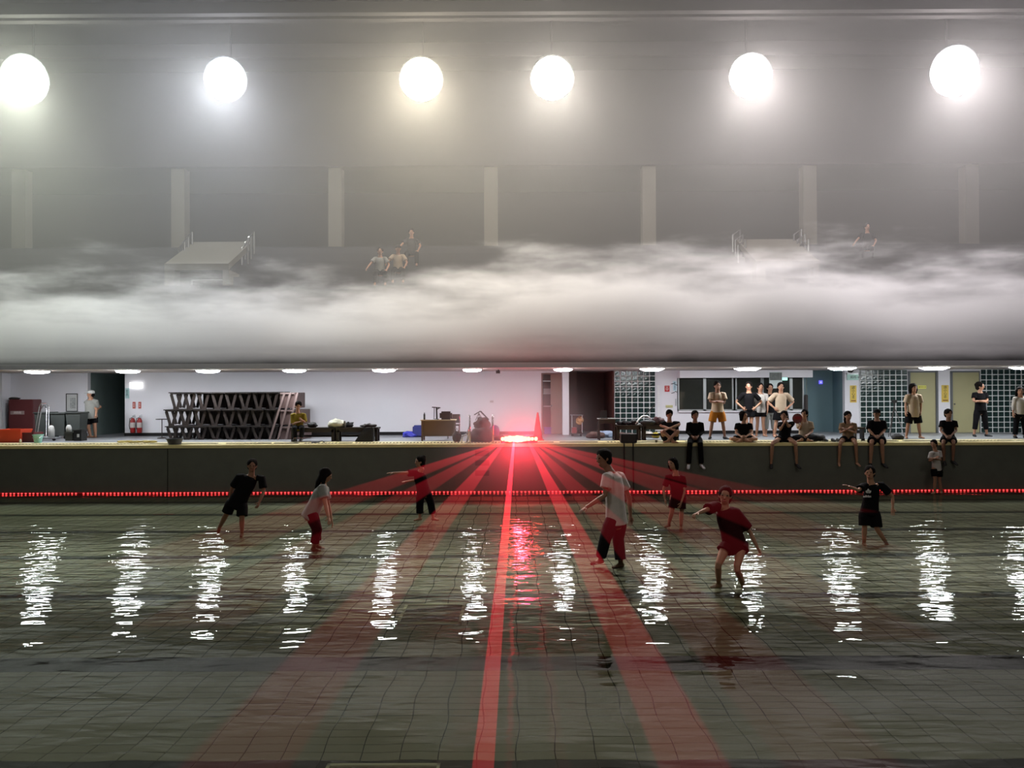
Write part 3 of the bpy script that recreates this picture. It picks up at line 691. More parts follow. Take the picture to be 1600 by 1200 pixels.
person('person with bobbed hair in dark tunic dress wading behind the capped one', 18.0, dict(head=(1051, 725, 0), neck=(1056, 738, 0), sl=(1044, 745, -.05), sr=(1067, 746, .05), el=(1037, 765, 0), wl=(1039, 780, -.05), er=(1069, 768, -.05), wr=(1064, 786, -.15),
       hl=(1052, 774, 0), hr=(1067, 775, 0), kl=(1050, 799, -.05), al=(1045, 819, .1), kr=(1065, 800, 0), ar=(1064, 822, 0), tl=(-.6, -.6, 0), tr=(-.2, -1, 0)), face=(-.7, -.7, 0), h=1.55,
       shirt=DRED, sleeve=.7, hem=.1, pants=DRED, plen=.78, hair='bob', group=WG, loose=1.0, root=0, skirt=True)
person('person in oversized dark maroon shirt leaning back with one fist out, nearest in the pool', 12.7, dict(head=(1133, 775, 0), neck=(1132, 794, 0), sl=(1118, 791, -.02), sr=(1149, 800, .02), el=(1103, 797, -.2), wl=(1090, 802, -.32), er=(1172, 832, .05), wr=(1184, 856, 0),
       hl=(1135, 852, 0), hr=(1160, 848, .1), kl=(1122, 884, -.15), al=(1123, 912, .05), kr=(1151, 888, -.25), ar=(1163, 918, 0), tl=(-1, -.4, 0), tr=(.9, -.5, 0)), face=(-.3, -.95, 0), h=1.62,
       shirt=DRED, sleeve=.8, hem=.12, pants=DRED, plen=.25, hair='bun', group=WG, loose=2.0, root=0, curl=1.0, vox=.012, palm=(0, -.3, -1))
wd = person('person in black tee with white leaf emblem and black shorts, rightmost wader', 16.2, dict(head=(1359, 739, 0), neck=(1360, 752, 0), sl=(1349, 760, -.05), sr=(1377, 758, .05), el=(1341, 766, -.3), wl=(1326, 760, -.42), er=(1395, 776, 0), wr=(1395, 794, -.05),
       hl=(1350, 800, 0), hr=(1367, 800, 0), kl=(1351, 823, -.05), al=(1350, 848, 0), kr=(1370, 826, -.1), ar=(1386, 850, 0), tl=(-.1, -1, 0), tr=(.9, -.5, 0)), face=(-.5, -.85, 0), h=1.58,
       shirt=BLK, sleeve=.7, hem=.06, pants=BLK, plen=.92, hair='short', group=WG, loose=1.5, root=0, curl=.15, palm=(0, 0, -1))
# printed leaf emblem and word on the chest
def chest_print():
    m = mat('white_print', (205, 205, 205), 0.7); t = wd[0]; Yc = 16.2 - 0.185
    b = BM()
    c = P(1357, 770.5, Yc)
    for a, ln in ((R(90), .085), (R(138), .07), (R(42), .07)):
        d = Vector((math.cos(a), 0, math.sin(a))); n_ = Vector((-math.sin(a), 0, math.cos(a)))
        pts = [c + n_ * 0, c + d * ln * .3 + n_ * .02, c + d * ln * .7 + n_ * .02, c + d * ln, c + d * ln * .7 - n_ * .02, c + d * ln * .3 - n_ * .02]
        f0 = [b.verts.new(q) for q in pts]; f1 = [b.verts.new(q + Vector((0, .02, 0))) for q in pts]
        b.faces.new(f0); b.faces.new(f1[::-1])
        for k in range(6): b.faces.new((f0[k], f0[(k + 1) % 6], f1[(k + 1) % 6], f1[k]))
    obj('emblem', b, m, t)
    text('lettering', 'adidas', .062, m, P(1355, 775.5, Yc), t, depth=.006)
chest_print()

# -- standing and sitting people on the far deck.  DG groups them
def stand(label, px, top, feet, Y, arms='down', lean=0, stance=9, k=1.0, face=(0, -1, 0), **kw):
    """standing pose from a few pixel measures"""
    H = feet - top; u = H / 86.0; f = lambda x, y, d=0: (px + x * u, top + y * u, d)
    J = dict(head=f(lean * .9, 6.0), neck=f(lean * .8, 13), sl=f(lean * .7 - 9 * k, 18), sr=f(lean * .7 + 9 * k, 18), hl=f(-5, 44), hr=f(5, 44), kl=f(-stance * .75, 62, -.03), kr=f(stance * .75, 62, -.03), al=f(-stance, 81.5), ar=f(stance, 81.5),
             tl=(-.35, -1, 0), tr=(.35, -1, 0))
    if arms == 'down': J.update(el=f(-12, 31, .02), wl=f(-12, 43, -.06), er=f(12, 31, .02), wr=f(12, 43, -.06))
    if arms == 'hips': J.update(el=f(-20, 30, .08), wl=f(-10, 39, -.08), er=f(20, 30, .08), wr=f(10, 39, -.08))
    if arms == 'crossed': J.update(el=f(-11, 29, -.06), wl=f(4, 30, -.24), er=f(11, 29, -.06), wr=f(-4, 29, -.22))
    J.update(kw.pop('J', {}))
    Y = Pz(px, max(J['al'][1], J['ar'][1]), DECK + .072 * kw.get('h', 1.7) / 1.7).y
    return person(label, Y, J, face=face, root=DECK, snap='foot', **kw)
def edge_sit(label, px, top, seat, Y, k=9, ank=36, spread=0, arms=None, face=(0, -1, 0), ysc=1.0, **kw):
    """sitting on the deck edge with the legs hanging down the pool wall; Y = depth of the hips"""
    f = lambda x, y, d=0: (px + x, y, d)
    J = dict(head=f(0, top + 6), neck=f(0, top + 14), sl=f(-10, top + 19), sr=f(10, top + 19), hl=f(-6, seat - 5, 0), hr=f(6, seat - 5, 0),
             kl=f(-k, seat + 1, -.52), kr=f(k, seat + 1, -.52), al=f(-k - spread, seat + ank, -.42), ar=f(k + spread, seat + ank, -.42), tl=(-.3, -1, -.4), tr=(.3, -1, -.4),
             el=f(-12, top + 32, -.08), wl=f(-4, seat - 9, -.34), er=f(12, top + 32, -.08), wr=f(4, seat - 9, -.34))
    J.update(arms or {})
    return person(label, Y, J, face=face, root=DECK, snap='hip', **kw)
def floor_sit(label, px, top, seat, Y, k=20, arms=None, face=(0, -1, 0), **kw):
    f = lambda x, y, d=0: (px + x, y, d)
    J = dict(head=f(0, top + 6), neck=f(0, top + 14), sl=f(-10, top + 20), sr=f(10, top + 20), hl=f(-6, seat - 5, 0), hr=f(6, seat - 5, 0),
             kl=f(-k, seat - 5, -.26), kr=f(k, seat - 5, -.26), al=f(5, seat - 3, -.42), ar=f(-5, seat - 3, -.42), tl=(1, -.3, 0), tr=(-1, -.3, 0),
             el=f(-12, top + 33, -.1), wl=f(-4, seat - 9, -.38), er=f(12, top + 33, -.1), wr=f(4, seat - 9, -.38))
    J.update(arms or {})
    return person(label, Y, J, face=face, root=DECK, snap='hip', **kw)
DG = 'onlookers and crew on the far deck'
V = .016
stand('stout person in white cap, grey tee and black shorts beside the dark bins', 142, 611, 687, 25.2, face=(-.9, -.3, 0), shirt=GRY, sleeve=.75, hem=.1, pants=BLK, plen=.75, hair='white_cap', fat=1.25, h=1.62, group=DG, vox=V,
      J=dict(el=(151, 640, -.05), wl=(150, 648, -.2), er=(152, 640, .1), wr=(155, 637, .2), kl=(138, 668, 0), al=(141, 681, .1), kr=(148, 665, 0), ar=(149, 681, .1), tl=(-1, -.2, 0), tr=(-1, -.2, 0)))
person('person in olive yellow top reading on the end of the long black bench', 25.2, dict(head=(466, 634, 0), neck=(465, 642, 0), sl=(457, 648, 0), sr=(475, 648, 0), el=(458, 662, -.05), wl=(468, 659, -.25), er=(477, 660, -.05), wr=(472, 656, -.25),
       hl=(461, 668, 0), hr=(471, 668, 0), kl=(460, 670, -.42), kr=(472, 670, -.42), al=(461, 685, -.4), ar=(471, 685, -.4)), face=(.2, -.9, -.4), h=1.55, shirt=YEL, sleeve=.95, pants=NAV, plen=1.9, hair='short', shoes=SH_B, group=DG, vox=V, root=DECK)
floor_sit('person hunched cross-legged in dark clothes at the right end of the right bench', 1046, 641, 690, YP + .45, k=12, shirt=NAV, sleeve=.8, hem=.0, pants=NAV, plen=.5, hair='short', h=1.6, fat=1.1, group=DG, vox=V, face=(0, -.9, -.3),
      arms=dict(kl=(1034, 672, -.35), kr=(1060, 672, -.35), al=(1052, 688, -.4), ar=(1044, 687, -.42), el=(1032, 664, -.1), wl=(1050, 670, -.38), er=(1062, 662, -.1), wr=(1042, 670, -.4)))
edge_sit('person all in black with white shoe tips, sitting bolt upright on the deck edge', 1086, 640, 688, YP + .35, k=8, ank=34, spread=2, shirt=BLK, sleeve=1.8, hem=.02, pants=BLK, plen=1.95, hair='short', shoes=SH_W, h=1.66, group=DG, vox=V, skin=M_skin2)
stand('person in cream tee and mustard shorts standing before the window with crossed arms', 1121, 597, 687, 25.1, arms='crossed', stance=11, shirt=BEI, sleeve=.75, hem=.02, pants=ORG, plen=.85, hair='short', h=1.75, loose=1.6, shoes=SH_B, group=DG, vox=V, skin=M_skin2)
floor_sit('person in black tee sitting cross-legged on the deck edge, looking right', 1162, 644, 691, YP + .5, k=22, shirt=BLK, sleeve=.6, hem=0, pants=BLK, plen=.5, hair='bob', h=1.6, group=DG, vox=V, face=(.6, -.8, 0))
stand('person in black crop tee and black shorts with hands on hips', 1170, 598, 684, 25.3, arms='hips', stance=5, shirt=BLK, sleeve=.7, hem=-.05, pants=BLK, plen=.55, hair='short', h=1.72, group=DG, vox=V, face=(-.3, -1, 0))
stand('person in white tee and black shorts half hidden behind the hands-on-hips one', 1188, 600, 683, 26.2, stance=6, shirt=WHT, sleeve=.7, hem=.05, pants=BLK, plen=.5, hair='short', h=1.72, group=DG, vox=V)
stand('person with dark hair in dark top peering from behind the group', 1203, 601, 682, 26.6, stance=7, shirt=NAV, sleeve=.7, hem=.05, pants=GRY, plen=1.6, hair='bun', h=1.68, group=DG, vox=V)
stand('person in beige tee with plait and hands on hips before the green lit sign', 1220, 599, 684, 25.2, arms='hips', stance=10, shirt=BEI, sleeve=.8, hem=.05, pants=BLK, plen=.8, hair='plait', h=1.72, loose=1.6, group=DG, vox=V, face=(-.2, -1, 0))
edge_sit('person in black tee sitting wide-legged on the deck edge with hands at the chin', 1225, 641, 688, YP + .35, k=18, ank=34, spread=2, shirt=BLK, sleeve=.6, hem=.0, pants=BLK, plen=.3, hair='short', shoes=SH_B, h=1.68, group=DG, vox=V, loose=1.5, face=(-.5, -.9, 0),
      arms=dict(el=(1219, 669, -.2), wl=(1226, 657, -.3), er=(1232, 664, -.2), wr=(1229, 656, -.3), sl=(1219, 660, 0), sr=(1238, 659, 0)))
floor_sit('person in pinkish white tee and dark trousers sitting cross-legged, drinking', 1257, 642, 690, YP + .7, k=17, shirt=BEI, sleeve=.7, hem=0, pants=NAV, plen=1.85, hair='short', h=1.6, fat=1.1, group=DG, vox=V, face=(-.6, -.8, 0),
      arms=dict(el=(1250, 672, -.15), wl=(1253, 661, -.3)))
edge_sit('person with long plait and tan tee sitting on the deck edge, legs apart', 1325, 641, 687, YP + .35, k=12, ank=32, spread=2, shirt=cloth('tan_cotton', (128, 104, 82)), sleeve=.65, hem=.0, pants=BLK, plen=.4, hair='plait', h=1.64, group=DG, vox=V,
      arms=dict(wl=(1326, 666, -.3), wr=(1320, 667, -.32)))
edge_sit('person in black cap and wide black tee sitting on the deck edge', 1370, 638, 687, YP + .35, k=8, ank=34, spread=2, shirt=BLK, sleeve=.85, hem=.02, pants=BLK, plen=.8, hair='cap', shoes=SH_B, h=1.68, fat=1.12, loose=1.6, group=DG, vox=V, face=(-.7, -.7, 0))
stand('person in long beige shirt and black shorts standing before the yellow door', 1427, 601, 686, 25.0, stance=11, shirt=BEI, sleeve=.8, hem=.14, pants=BLK, plen=.95, hair='bob', h=1.72, loose=1.6, group=DG, vox=V, shoes=None, face=(.15, -1, 0))
edge_sit('person in black tee sitting on the deck edge with clasped hands, rightmost sitter', 1482, 638, 687, YP + .35, k=8, ank=30, spread=-1, shirt=BLK, sleeve=.6, hem=.0, pants=BLK, plen=.8, hair='short', h=1.66, group=DG, vox=V, skin=M_skin2, shoes=SH_B)
stand('person in black shirt and rolled black trousers walking past the glass blocks', 1532, 598, 683, 25.4, stance=10, lean=-1, arms='crossed', shirt=BLK, sleeve=.6, hem=.02, pants=BLK, plen=1.6, hair='short', h=1.7, group=DG, vox=V, face=(.8, -.6, 0), shoes=SH_B)
stand('person with long hair and pale long sleeves at the right edge of the deck', 1594, 606, 685, 25.0, stance=9, shirt=WHT, sleeve=1.6, hem=.02, pants=BLK, plen=1.9, hair='long', h=1.62, group=DG, vox=V, face=(-.4, -1, 0), shoes=SH_B)
person('small person in white tee with folded arms against the far pool wall', YP - .45, dict(head=(1459, 694, 0), neck=(1461, 703, 0), sl=(1455, 708, -.1), sr=(1468, 706, .1), el=(1452, 721, -.12), wl=(1461, 716, -.28), er=(1470, 719, 0), wr=(1458, 716, -.25),
       hl=(1459, 733, -.06), hr=(1468, 733, .06), kl=(1461, 749, -.1), al=(1460, 769, -.05), kr=(1468, 750, .05), ar=(1471, 769, .05), tl=(-1, -.4, 0), tr=(-.6, -.8, 0)), face=(-.7, -.7, 0), h=1.42, shirt=WHT, sleeve=.7, hem=.05, pants=BLK, plen=.7, hair='short', vox=V, root=0)
# -- crew up in the hazy stands
SG = 'people up in the hazy stands'
for (px, tp, Y, lb, sh_, hr_) in ((643, 358, 29.2, 'seated person in dark top behind the rail, in the middle of the hazy stands', NAV, 'short'), (594, 388, 27.8, 'pale topped person low in the hazy stands, left of the middle', GRY, 'short'),
                            (622, 384, 28.2, 'person with raised arms low in the hazy stands, next to the rail', BEI, 'cap'), (1355, 350, 30.3, 'seated person in dark top behind the rail in the hazy right stands', NAV, 'short')):
    person(lb, Y, dict(head=(px, tp + 5), neck=(px, tp + 12), sl=(px - 8, tp + 16), sr=(px + 8, tp + 16), el=(px - 15, tp + 24, -.15), wl=(px - 20, tp + 30, -.3), er=(px + 14, tp + 26, -.1), wr=(px + 10, tp + 34, -.3), hl=(px - 5, tp + 37), hr=(px + 5, tp + 37),
           kl=(px - 8, tp + 38, -.42), kr=(px + 8, tp + 38, -.42), al=(px - 8, tp + 55, -.45), ar=(px + 8, tp + 55, -.45)), h=1.65, shirt=sh_, sleeve=.7, hem=0, pants=NAV, plen=1.9, hair=hr_, vox=.02, group=SG)

# ------------------------------------------------------------------ fittings of the far deck
def zpx(py, Y, px=805): return P(px, py, Y).z
def hpx(n, Y): return n * Y / F
M_frame = mat('window_frame_silver', (168, 172, 172), 0.4, metal=0.3)
M_glass = mat('dark_window_glass', (50, 52, 48), 0.08, spec=0.6)
M_yelldoor = mat('door_pale_yellow', (166, 160, 122), 0.5, scale=2, vary=0.06)
M_gblock = mat('glass_block_dark', (34, 52, 50), 0.12, scale=14, vary=0.7, spec=0.8, bump=0.6)
M_mortar = mat('white_mortar', (214, 216, 216), 0.6)
M_txt = mat('sign_lettering_black', (22, 20, 22), 0.6)
M_redtxt = mat('sign_lettering_white', (225, 215, 210), 0.6)

def glass_wall(a, c, ncol, nrow, y, zbot, name='wall_glass_block'):
    x0, x1 = X(a, y), X(c, y); z1 = CEIL - .01; z0 = zbot
    b = BM(); box(b, x0, x1, y, y + .06, z0, z1)
    w_ = struct(name, b, M_mortar)
    cw = (x1 - x0) / ncol; ch = (z1 - z0) / nrow; g = 0.028
    b = BM(); v = box(b, -cw / 2 + g / 2, cw / 2 - g / 2, -.018, .01, -ch / 2 + g / 2, ch / 2 - g / 2)
    me = bpy.data.meshes.new('glass_block'); bmesh.ops.recalc_face_normals(b, faces=b.faces[:])
    bmesh.ops.bevel(b, geom=b.edges[:], offset=.012, segments=1, affect='EDGES'); b.to_mesh(me); b.free(); me.materials.append(M_gblock)
    for i in range(ncol):
        for k in range(nrow):
            o = bpy.data.objects.new('glass_block', me); col.objects.link(o); o.parent = w_; o.location = (x0 + (i + .5) * cw, y - .004, z0 + (k + .5) * ch)
    return w_
glass_wall(960, 1024, 7, 12, YW - .05, DECK)
glass_wall(1344, 1418, 8, 12, YW - .05, DECK)
glass_wall(1532, 1614, 9, 12, YW - .05, DECK)

# doors
def yellow_door(a, c, nm):
    x0, x1 = X(a, YW), X(c, YW); top = DECK + 2.10
    b = BM(); box(b, x0 - .05, x0 + .02, YW - .04, YW + .1, DECK, top + .05); box(b, x1 - .02, x1 + .05, YW - .04, YW + .1, DECK, top + .05); box(b, x0, x1, YW - .04, YW + .1, top, top + .05)
    f = struct(nm, b, mat('door_frame_grey', (96, 98, 100), 0.5))
    b = BM(); box(b, x0 + .02, x1 - .02, YW + .01, YW + .05, DECK + .01, top); obj('door_leaf', b, M_yelldoor, f, bevel=.004)
    b = BM(); ell(b, (x0 + .09, YW - .02, DECK + 1.0), (.03, .035, .03), 10, 8); obj('door_knob', b, M_chrome, f, sm=True)
yellow_door(1421, 1463, 'door_1'); yellow_door(1487, 1531, 'door_2')
# brown half open door with store shelves behind
x0, x1 = X(848, YW), X(879, YW)
b = BM(); box(b, x0 - .05, x0, YW - .03, YW + .1, DECK, DECK + 2.14); box(b, x1, x1 + .05, YW - .03, YW + .1, DECK, DECK + 2.14); box(b, x0, x1, YW - .03, YW + .1, DECK + 2.09, DECK + 2.14)
d3 = struct('door_3', b, mat('door_frame_brown', (120, 90, 82), 0.5))
b = BM(); box(b, x1 - .42, x1, YW + .05, YW + .09, DECK + .01, DECK + 2.09, rot=(0, 0, R(-14)), about=(x1, YW + .06, DECK)); obj('door_leaf', b, mat('door_leaf_brown', (136, 104, 92), .5), d3)
b = BM(); ell(b, (x1 - .38, YW + .0, DECK + 1.0), (.03, .03, .03), 10, 8); obj('door_knob', b, M_chrome, d3, sm=True)
t = thing('storage_shelf', 'dark storage shelf seen through the half open brown door', 'shelf', (x0 + .2, YW + .8, DECK))
b = BM()
for z in (.05, .95, 1.4, 1.85): box(b, x0 + .02, x0 + .45, YW + .6, YW + 1.0, DECK + z, DECK + z + .03)
obj('shelf_board', b, M_alu, t)
b = BM()
for x in (x0 + .02, x0 + .43): box(b, x, x + .03, YW + .6, YW + .63, DECK, DECK + 1.95)
obj('post', b, M_char, t)
b = BM(); box(b, x0 + .05, x0 + .38, YW + .62, YW + .9, DECK + 1.43, DECK + 1.6); o = obj('box', b, mat('grey_white_box', (170, 160, 160)), None, bevel=.01); tag(o, 'pale box on the store shelf behind the half open door', 'box')
b = BM(); box(b, x0 + .06, x0 + .38, YW + .15, YW + .45, DECK + .0, DECK + .22); box(b, x0 + .05, x0 + .39, YW + .14, YW + .46, DECK + .2, DECK + .24)
tag(obj('box', b, mat('violet_blue_plastic', (84, 74, 170)), None, bevel=.01), 'violet blue plastic box on the floor of the half open doorway', 'box')
# poster and panels behind glass, wide window band
x0, x1 = X(1059, YW), X(1255, YW); z0, z1 = DECK + .80, DECK + 2.10
for n_, (a, c) in enumerate(((1059, 1101), (1101, 1146), (1149, 1191), (1191, 1236), (1236, 1256))):
    b = BM(); xa, xc = X(a, YW), X(c, YW); q = .05
    for (u0, u1, v0, v1) in ((xa, xa + q, z0, z1), (xc - q, xc, z0, z1), (xa, xc, z0, z0 + q), (xa, xc, z1 - q, z1)): box(b, u0, u1, YW - .02, YW + .06, v0, v1)
    f = struct('window_%d' % (n_ + 1), b, M_frame)
    b = BM(); box(b, xa + q, xc - q, YW + .02, YW + .03, z0 + q, z1 - q); obj('pane', b, M_glass, f)
b = BM(); box(b, x0, x1, YW - .08, YW, z0 - .05, z0); struct('window_sill', b, M_white)
# signs on the wall
def plate(name, label, cat, a, c, py0, py1, m, y=YW, th=.02, group=None, emis=None):
    xa, xc = X(a, y), X(c, y); za, zb = zpx(py1, y, 805), zpx(py0, y, 805)
    t = thing(name, label, cat, ((xa + xc) / 2, y - th / 2, za), group)
    b = BM(); box(b, xa, xc, y - th, y, za, zb); obj('board', b, m, t, bevel=.003)
    return t, (xa + xc) / 2, (za + zb) / 2, y - th - .002, xc - xa, zb - za
M_ysign = mat('yellow_sign', (216, 186, 84), 0.5, scale=3, vary=0.15)
for (a, c, lb) in ((1328, 1338, 'tall yellow sign with four black characters on the pillar beside the teal wall'), (1471, 1482, 'tall yellow sign with four black characters between the two yellow doors')):
    t, cx, cz, yy, w_, h_ = plate('sign', lb, 'sign', a, c, 604.5, 631, M_ysign, group='tall yellow wall signs')
    text('lettering', ['請', '小', '心', '走'], .115, M_txt, (cx, yy, cz + .05), t, vertical=True, depth=.001)
    b = BM(); box(b, cx - w_ * .36, cx + w_ * .36, yy - .001, yy, cz - h_ * .43, cz - h_ * .36); obj('small_print', b, mat('sign_small_print', (136, 90, 50)), t)
t, cx, cz, yy, w_, h_ = plate('sign', 'red square fire notice on the white wall left of the window', 'sign', 1038.5, 1046, 603.5, 613, mat('red_sign', (182, 38, 46)))
b = BM(); lathe(b, (0, 0, 0), [(.05, 0), (.035, 0)], 16)
b.free(); b = BM()
for k in range(12):
    a0 = k * math.pi / 6; bar(b, (cx + .045 * math.cos(a0), yy, cz - .01 + .045 * math.sin(a0)), (cx + .045 * math.cos(a0 + .52), yy, cz - .01 + .045 * math.sin(a0 + .52)), .012, .002)
bar(b, (cx, yy, cz - .04), (cx, yy, cz + .02), .014, .002); bar(b, (cx - .05, yy, cz + .07), (cx + .05, yy, cz + .07), .012, .002); obj('symbol', b, M_redtxt, t)
t, cx, cz, yy, w_, h_ = plate('sign', 'pale blue rounded sign with dark characters on brackets beside the window', 'sign', 1051.5, 1057, 596.5, 612, mat('pale_blue_sign', (196, 222, 230)))
text('lettering', ['救', '生', '器', '材'], .075, mat('blue_lettering', (48, 70, 110)), (cx, yy, cz), t, vertical=True, depth=.001)
b = BM()
for (dx, dz) in ((-.13, .1), (.1, .06), (-.12, -.22), (.08, -.18)): bar(b, (cx, yy, cz + dz), (cx + dx, yy, cz + dz - .03), .022, .01)
obj('bracket', b, M_txt, t)
t, cx, cz, yy, w_, h_ = plate('sign', 'small beige name plate on the white wall above the hunched sitter', 'sign', 1040, 1051, 634, 638, mat('beige_plate', (184, 180, 130)))
t, cx, cz, yy, w_, h_ = plate('sign', 'pale green restroom sign with dark lettering at the top of the pillar', 'sign', 1323.5, 1341, 586, 596, mat('pale_green_sign', (186, 222, 212)), th=.05)
text('lettering', '廁所→', .11, M_txt, (cx + .06, yy, cz - .02), t, depth=.001)
b = BM(); box(b, cx - w_ / 2 - .02, cx + w_ / 2, yy - .01, yy + .06, cz + h_ / 2 - .03, cz + h_ / 2 + .03); obj('hood', b, M_alu, t)
t, cx, cz, yy, w_, h_ = plate('sign', 'small bright yellow sign with arrow and lettering on the left yellow door', 'sign', 1434, 1447, 605, 610, mat('bright_yellow_sign', (226, 222, 110)), y=YW + .01)
text('lettering', '◄男更衣室', .055, mat('olive_lettering', (70, 76, 30)), (cx, yy, cz), t, depth=.001)
t, cx, cz, yy, w_, h_ = plate('emergency_light', 'lit white emergency light box high on the white wall by the dark doorway', 'lamp', 204, 223, 595.5, 604, emat('box_lamp_glow', (1, 1, .98), 3.0), th=.08)
t, cx, cz, yy, w_, h_ = plate('sign', 'narrow pale teal upright sign at the edge of the dark doorway', 'sign', 196, 202, 604, 620, mat('pale_teal_sign', (168, 200, 202)))
text('lettering', ['安', '全', '門'], .085, mat('teal_lettering', (60, 90, 90)), (cx, yy, cz), t, vertical=True, depth=.001)
for a in (207.5, 216.5):
    t, cx, cz, yy, w_, h_ = plate('sign', 'small red and white extinguisher notice, %s of two' % ('left' if a < 210 else 'right'), 'sign', a, a + 4.2, 625.5, 636, mat('red_white_notice', (190, 96, 88)), group='extinguisher notices')
    text('lettering', ['滅', '火', '器'], .05, M_redtxt, (cx, yy, cz), t, vertical=True, depth=.001)
t, cx, cz, yy, w_, h_ = plate('notice_board', 'framed white notice board with columns of writing above the dark bins', 'notice board', 104, 122, 612, 640, mat('notice_white', (205, 206, 204)))
b = BM()
for (u0, u1, v0, v1) in ((-.5, -.46, -.5, .5), (.46, .5, -.5, .5), (-.5, .5, -.5, -.47), (-.5, .5, .46, .5)): box(b, cx + u0 * w_, cx + u1 * w_, yy - .02, yy, cz + v0 * h_, cz + v1 * h_)
obj('frame', b, M_txt, t)
text('lettering', ['注意事', '泳池規', '入場請', '更衣戴', '泳帽不', '可奔跑'], .066, mat('notice_grey_print', (96, 98, 100)), (cx + .03, yy, cz - .03), t, vertical=True, depth=.001)
t, cx, cz, yy, w_, h_ = plate('poster', 'grey picture poster with white lower half hanging in front of the window', 'poster', 1202, 1222, 583, 608.5, mat('poster_paper', (196, 208, 208)), y=YW - .5)
b = BM(); box(b, cx - w_ * .48, cx + w_ * .48, yy, yy + .002, cz, cz + h_ * .46); obj('picture', b, mat('poster_photo_grey', (104, 108, 106), scale=9, vary=.6), t)
t, cx, cz, yy, w_, h_ = plate('exit_sign', 'glowing green white exit sign seen through the window', 'sign', 1222, 1230, 590.5, 596, emat('exit_glow', (.45, 1, .85), 1.6), y=YW - .05, th=.04)
t, cx, cz, yy, w_, h_ = plate('indicator_sign', 'small glowing violet blue sign on the teal wall', 'sign', 1279.5, 1285, 596.5, 602, emat('violet_glow', (.16, .14, 1.0), 1.3), y=YW + 1.08, th=.03)
b = BM(); bar(b, (cx - .04, yy, cz), (cx + .04, yy, cz), .012, .004); bar(b, (cx, yy, cz - .04), (cx, yy, cz + .04), .012, .004); obj('symbol', b, emat('symbol_glow', (.7, .75, 1), 1.2), t)
# round speaker under the soffit, camera, wall boxes
t = thing('round_speaker', 'round dark horn speaker on the pillar under the soffit', 'speaker', (X(1329, 28.4), 28.4, zpx(580, 28.4)))
c = Vector((X(1329, 28.4), 28.4, zpx(580, 28.4)))
b = BM(); ell(b, c, (.11, .06, .11), 16, 10); obj('shell', b, M_char, t, sm=True)
b = BM(); ell(b, c + Vector((0, -.055, 0)), (.035, .02, .035), 10, 8); obj('dust_cap', b, M_alu, t, sm=True)
b = BM(); bar(b, c, (c.x, 28.4, CEIL), .03); bar(b, c, (c.x, YW, c.z), .03); obj('bracket', b, M_black, t)
b = BM(); x = X(779, 27.0); box(b, x - .08, x + .05, 26.85, 27.1, CEIL - .12, CEIL - .03); ell(b, (x - .02, 26.85, CEIL - .08), (.035, .03, .035), 8, 6); box(b, x - .02, x + .02, 26.95, 27, CEIL - .04, CEIL)
tag(obj('security_camera', b, M_char), 'small dark security camera hanging from the soffit left of the half open door', 'camera')
b = BM(); box(b, X(752, YW), X(765, YW), YW - .12, YW, zpx(590, YW), zpx(583, YW)); tag(obj('wall_box', b, M_white, None, bevel=.01), 'white box high on the wall above the red lasers', 'wall box')
b = BM(); box(b, X(765.5, YW), X(771, YW), YW - .03, YW, zpx(629, YW), zpx(625.5, YW)); tag(obj('wall_socket', b, mat('socket_grey', (190, 180, 182)), None, bevel=.004), 'small grey wall socket on the white wall', 'socket')
b = BM(); box(b, X(1055, YW), X(1056.5, YW), YW - .04, YW - .02, zpx(635, YW), zpx(624, YW)); box(b, X(1055, YW), X(1056.5, YW), YW - .03, YW, zpx(626, YW), zpx(625, YW)); tag(obj('pull_handle', b, M_alu), 'slim upright handle on the wall left of the window', 'handle')
# serrated white string hanging by the first glass block wall
b = BM(); xs = X(1028.5, YW)
for k in range(26): box(b, xs - .05, xs + .05, YW - .04, YW - .02, zpx(604 + k * 3, YW) - .025, zpx(604 + k * 3, YW) + .012)
box(b, xs - .008, xs + .008, YW - .025, YW, DECK + .02, zpx(603, YW))
tag(obj('lane_float_line', b, mat('float_white', (235, 235, 235), .4)), 'hanging white ribbed float line beside the glass blocks', 'float line')

# ------------------------------------------------------------------ left part of the deck
t = thing('hydrant_cabinet', 'tall dark red steel hydrant cabinet with lettering', 'cabinet', (X(33, 28.3), 28.4, DECK))
xa, xc = X(13, 28.2), X(51, 28.2); zt = zpx(621, 28.2)
b = BM(); box(b, xa, xc, 28.2, 28.75, DECK, zt); obj('body', b, mat('cabinet_dark_red', (92, 46, 48), .45, scale=2), t, bevel=.02)
b = BM(); box(b, xa + .04, xc - .04, 28.175, 28.2, DECK + .06, zt - .05); dr = obj('door', b, mat('cabinet_dark_red', (92, 46, 48)), t, bevel=.008)
b = BM(); box(b, X(32, 28.17) - .13 - .22, X(32, 28.17) + .13 - .0, 28.168, 28.175, zpx(644.5, 28.2), zpx(639, 28.2)); obj('label_plate', b, mat('plate_greyish', (150, 128, 126)), dr)
t2 = text('lettering', '消防栓', .09, M_redtxt, (X(30, 28.17) - .06, 28.166, zpx(641.8, 28.2)), t, depth=.001)
b = BM(); ell(b, (X(23, 28.4), 28.4, zt + .03), (.2, .12, .05), 12, 6, jag=.5); obj('rag', b, M_char, None); o = bpy.data.objects['rag']; tag(o, 'crumpled dark cloth lying on top of the red hydrant cabinet', 'cloth')
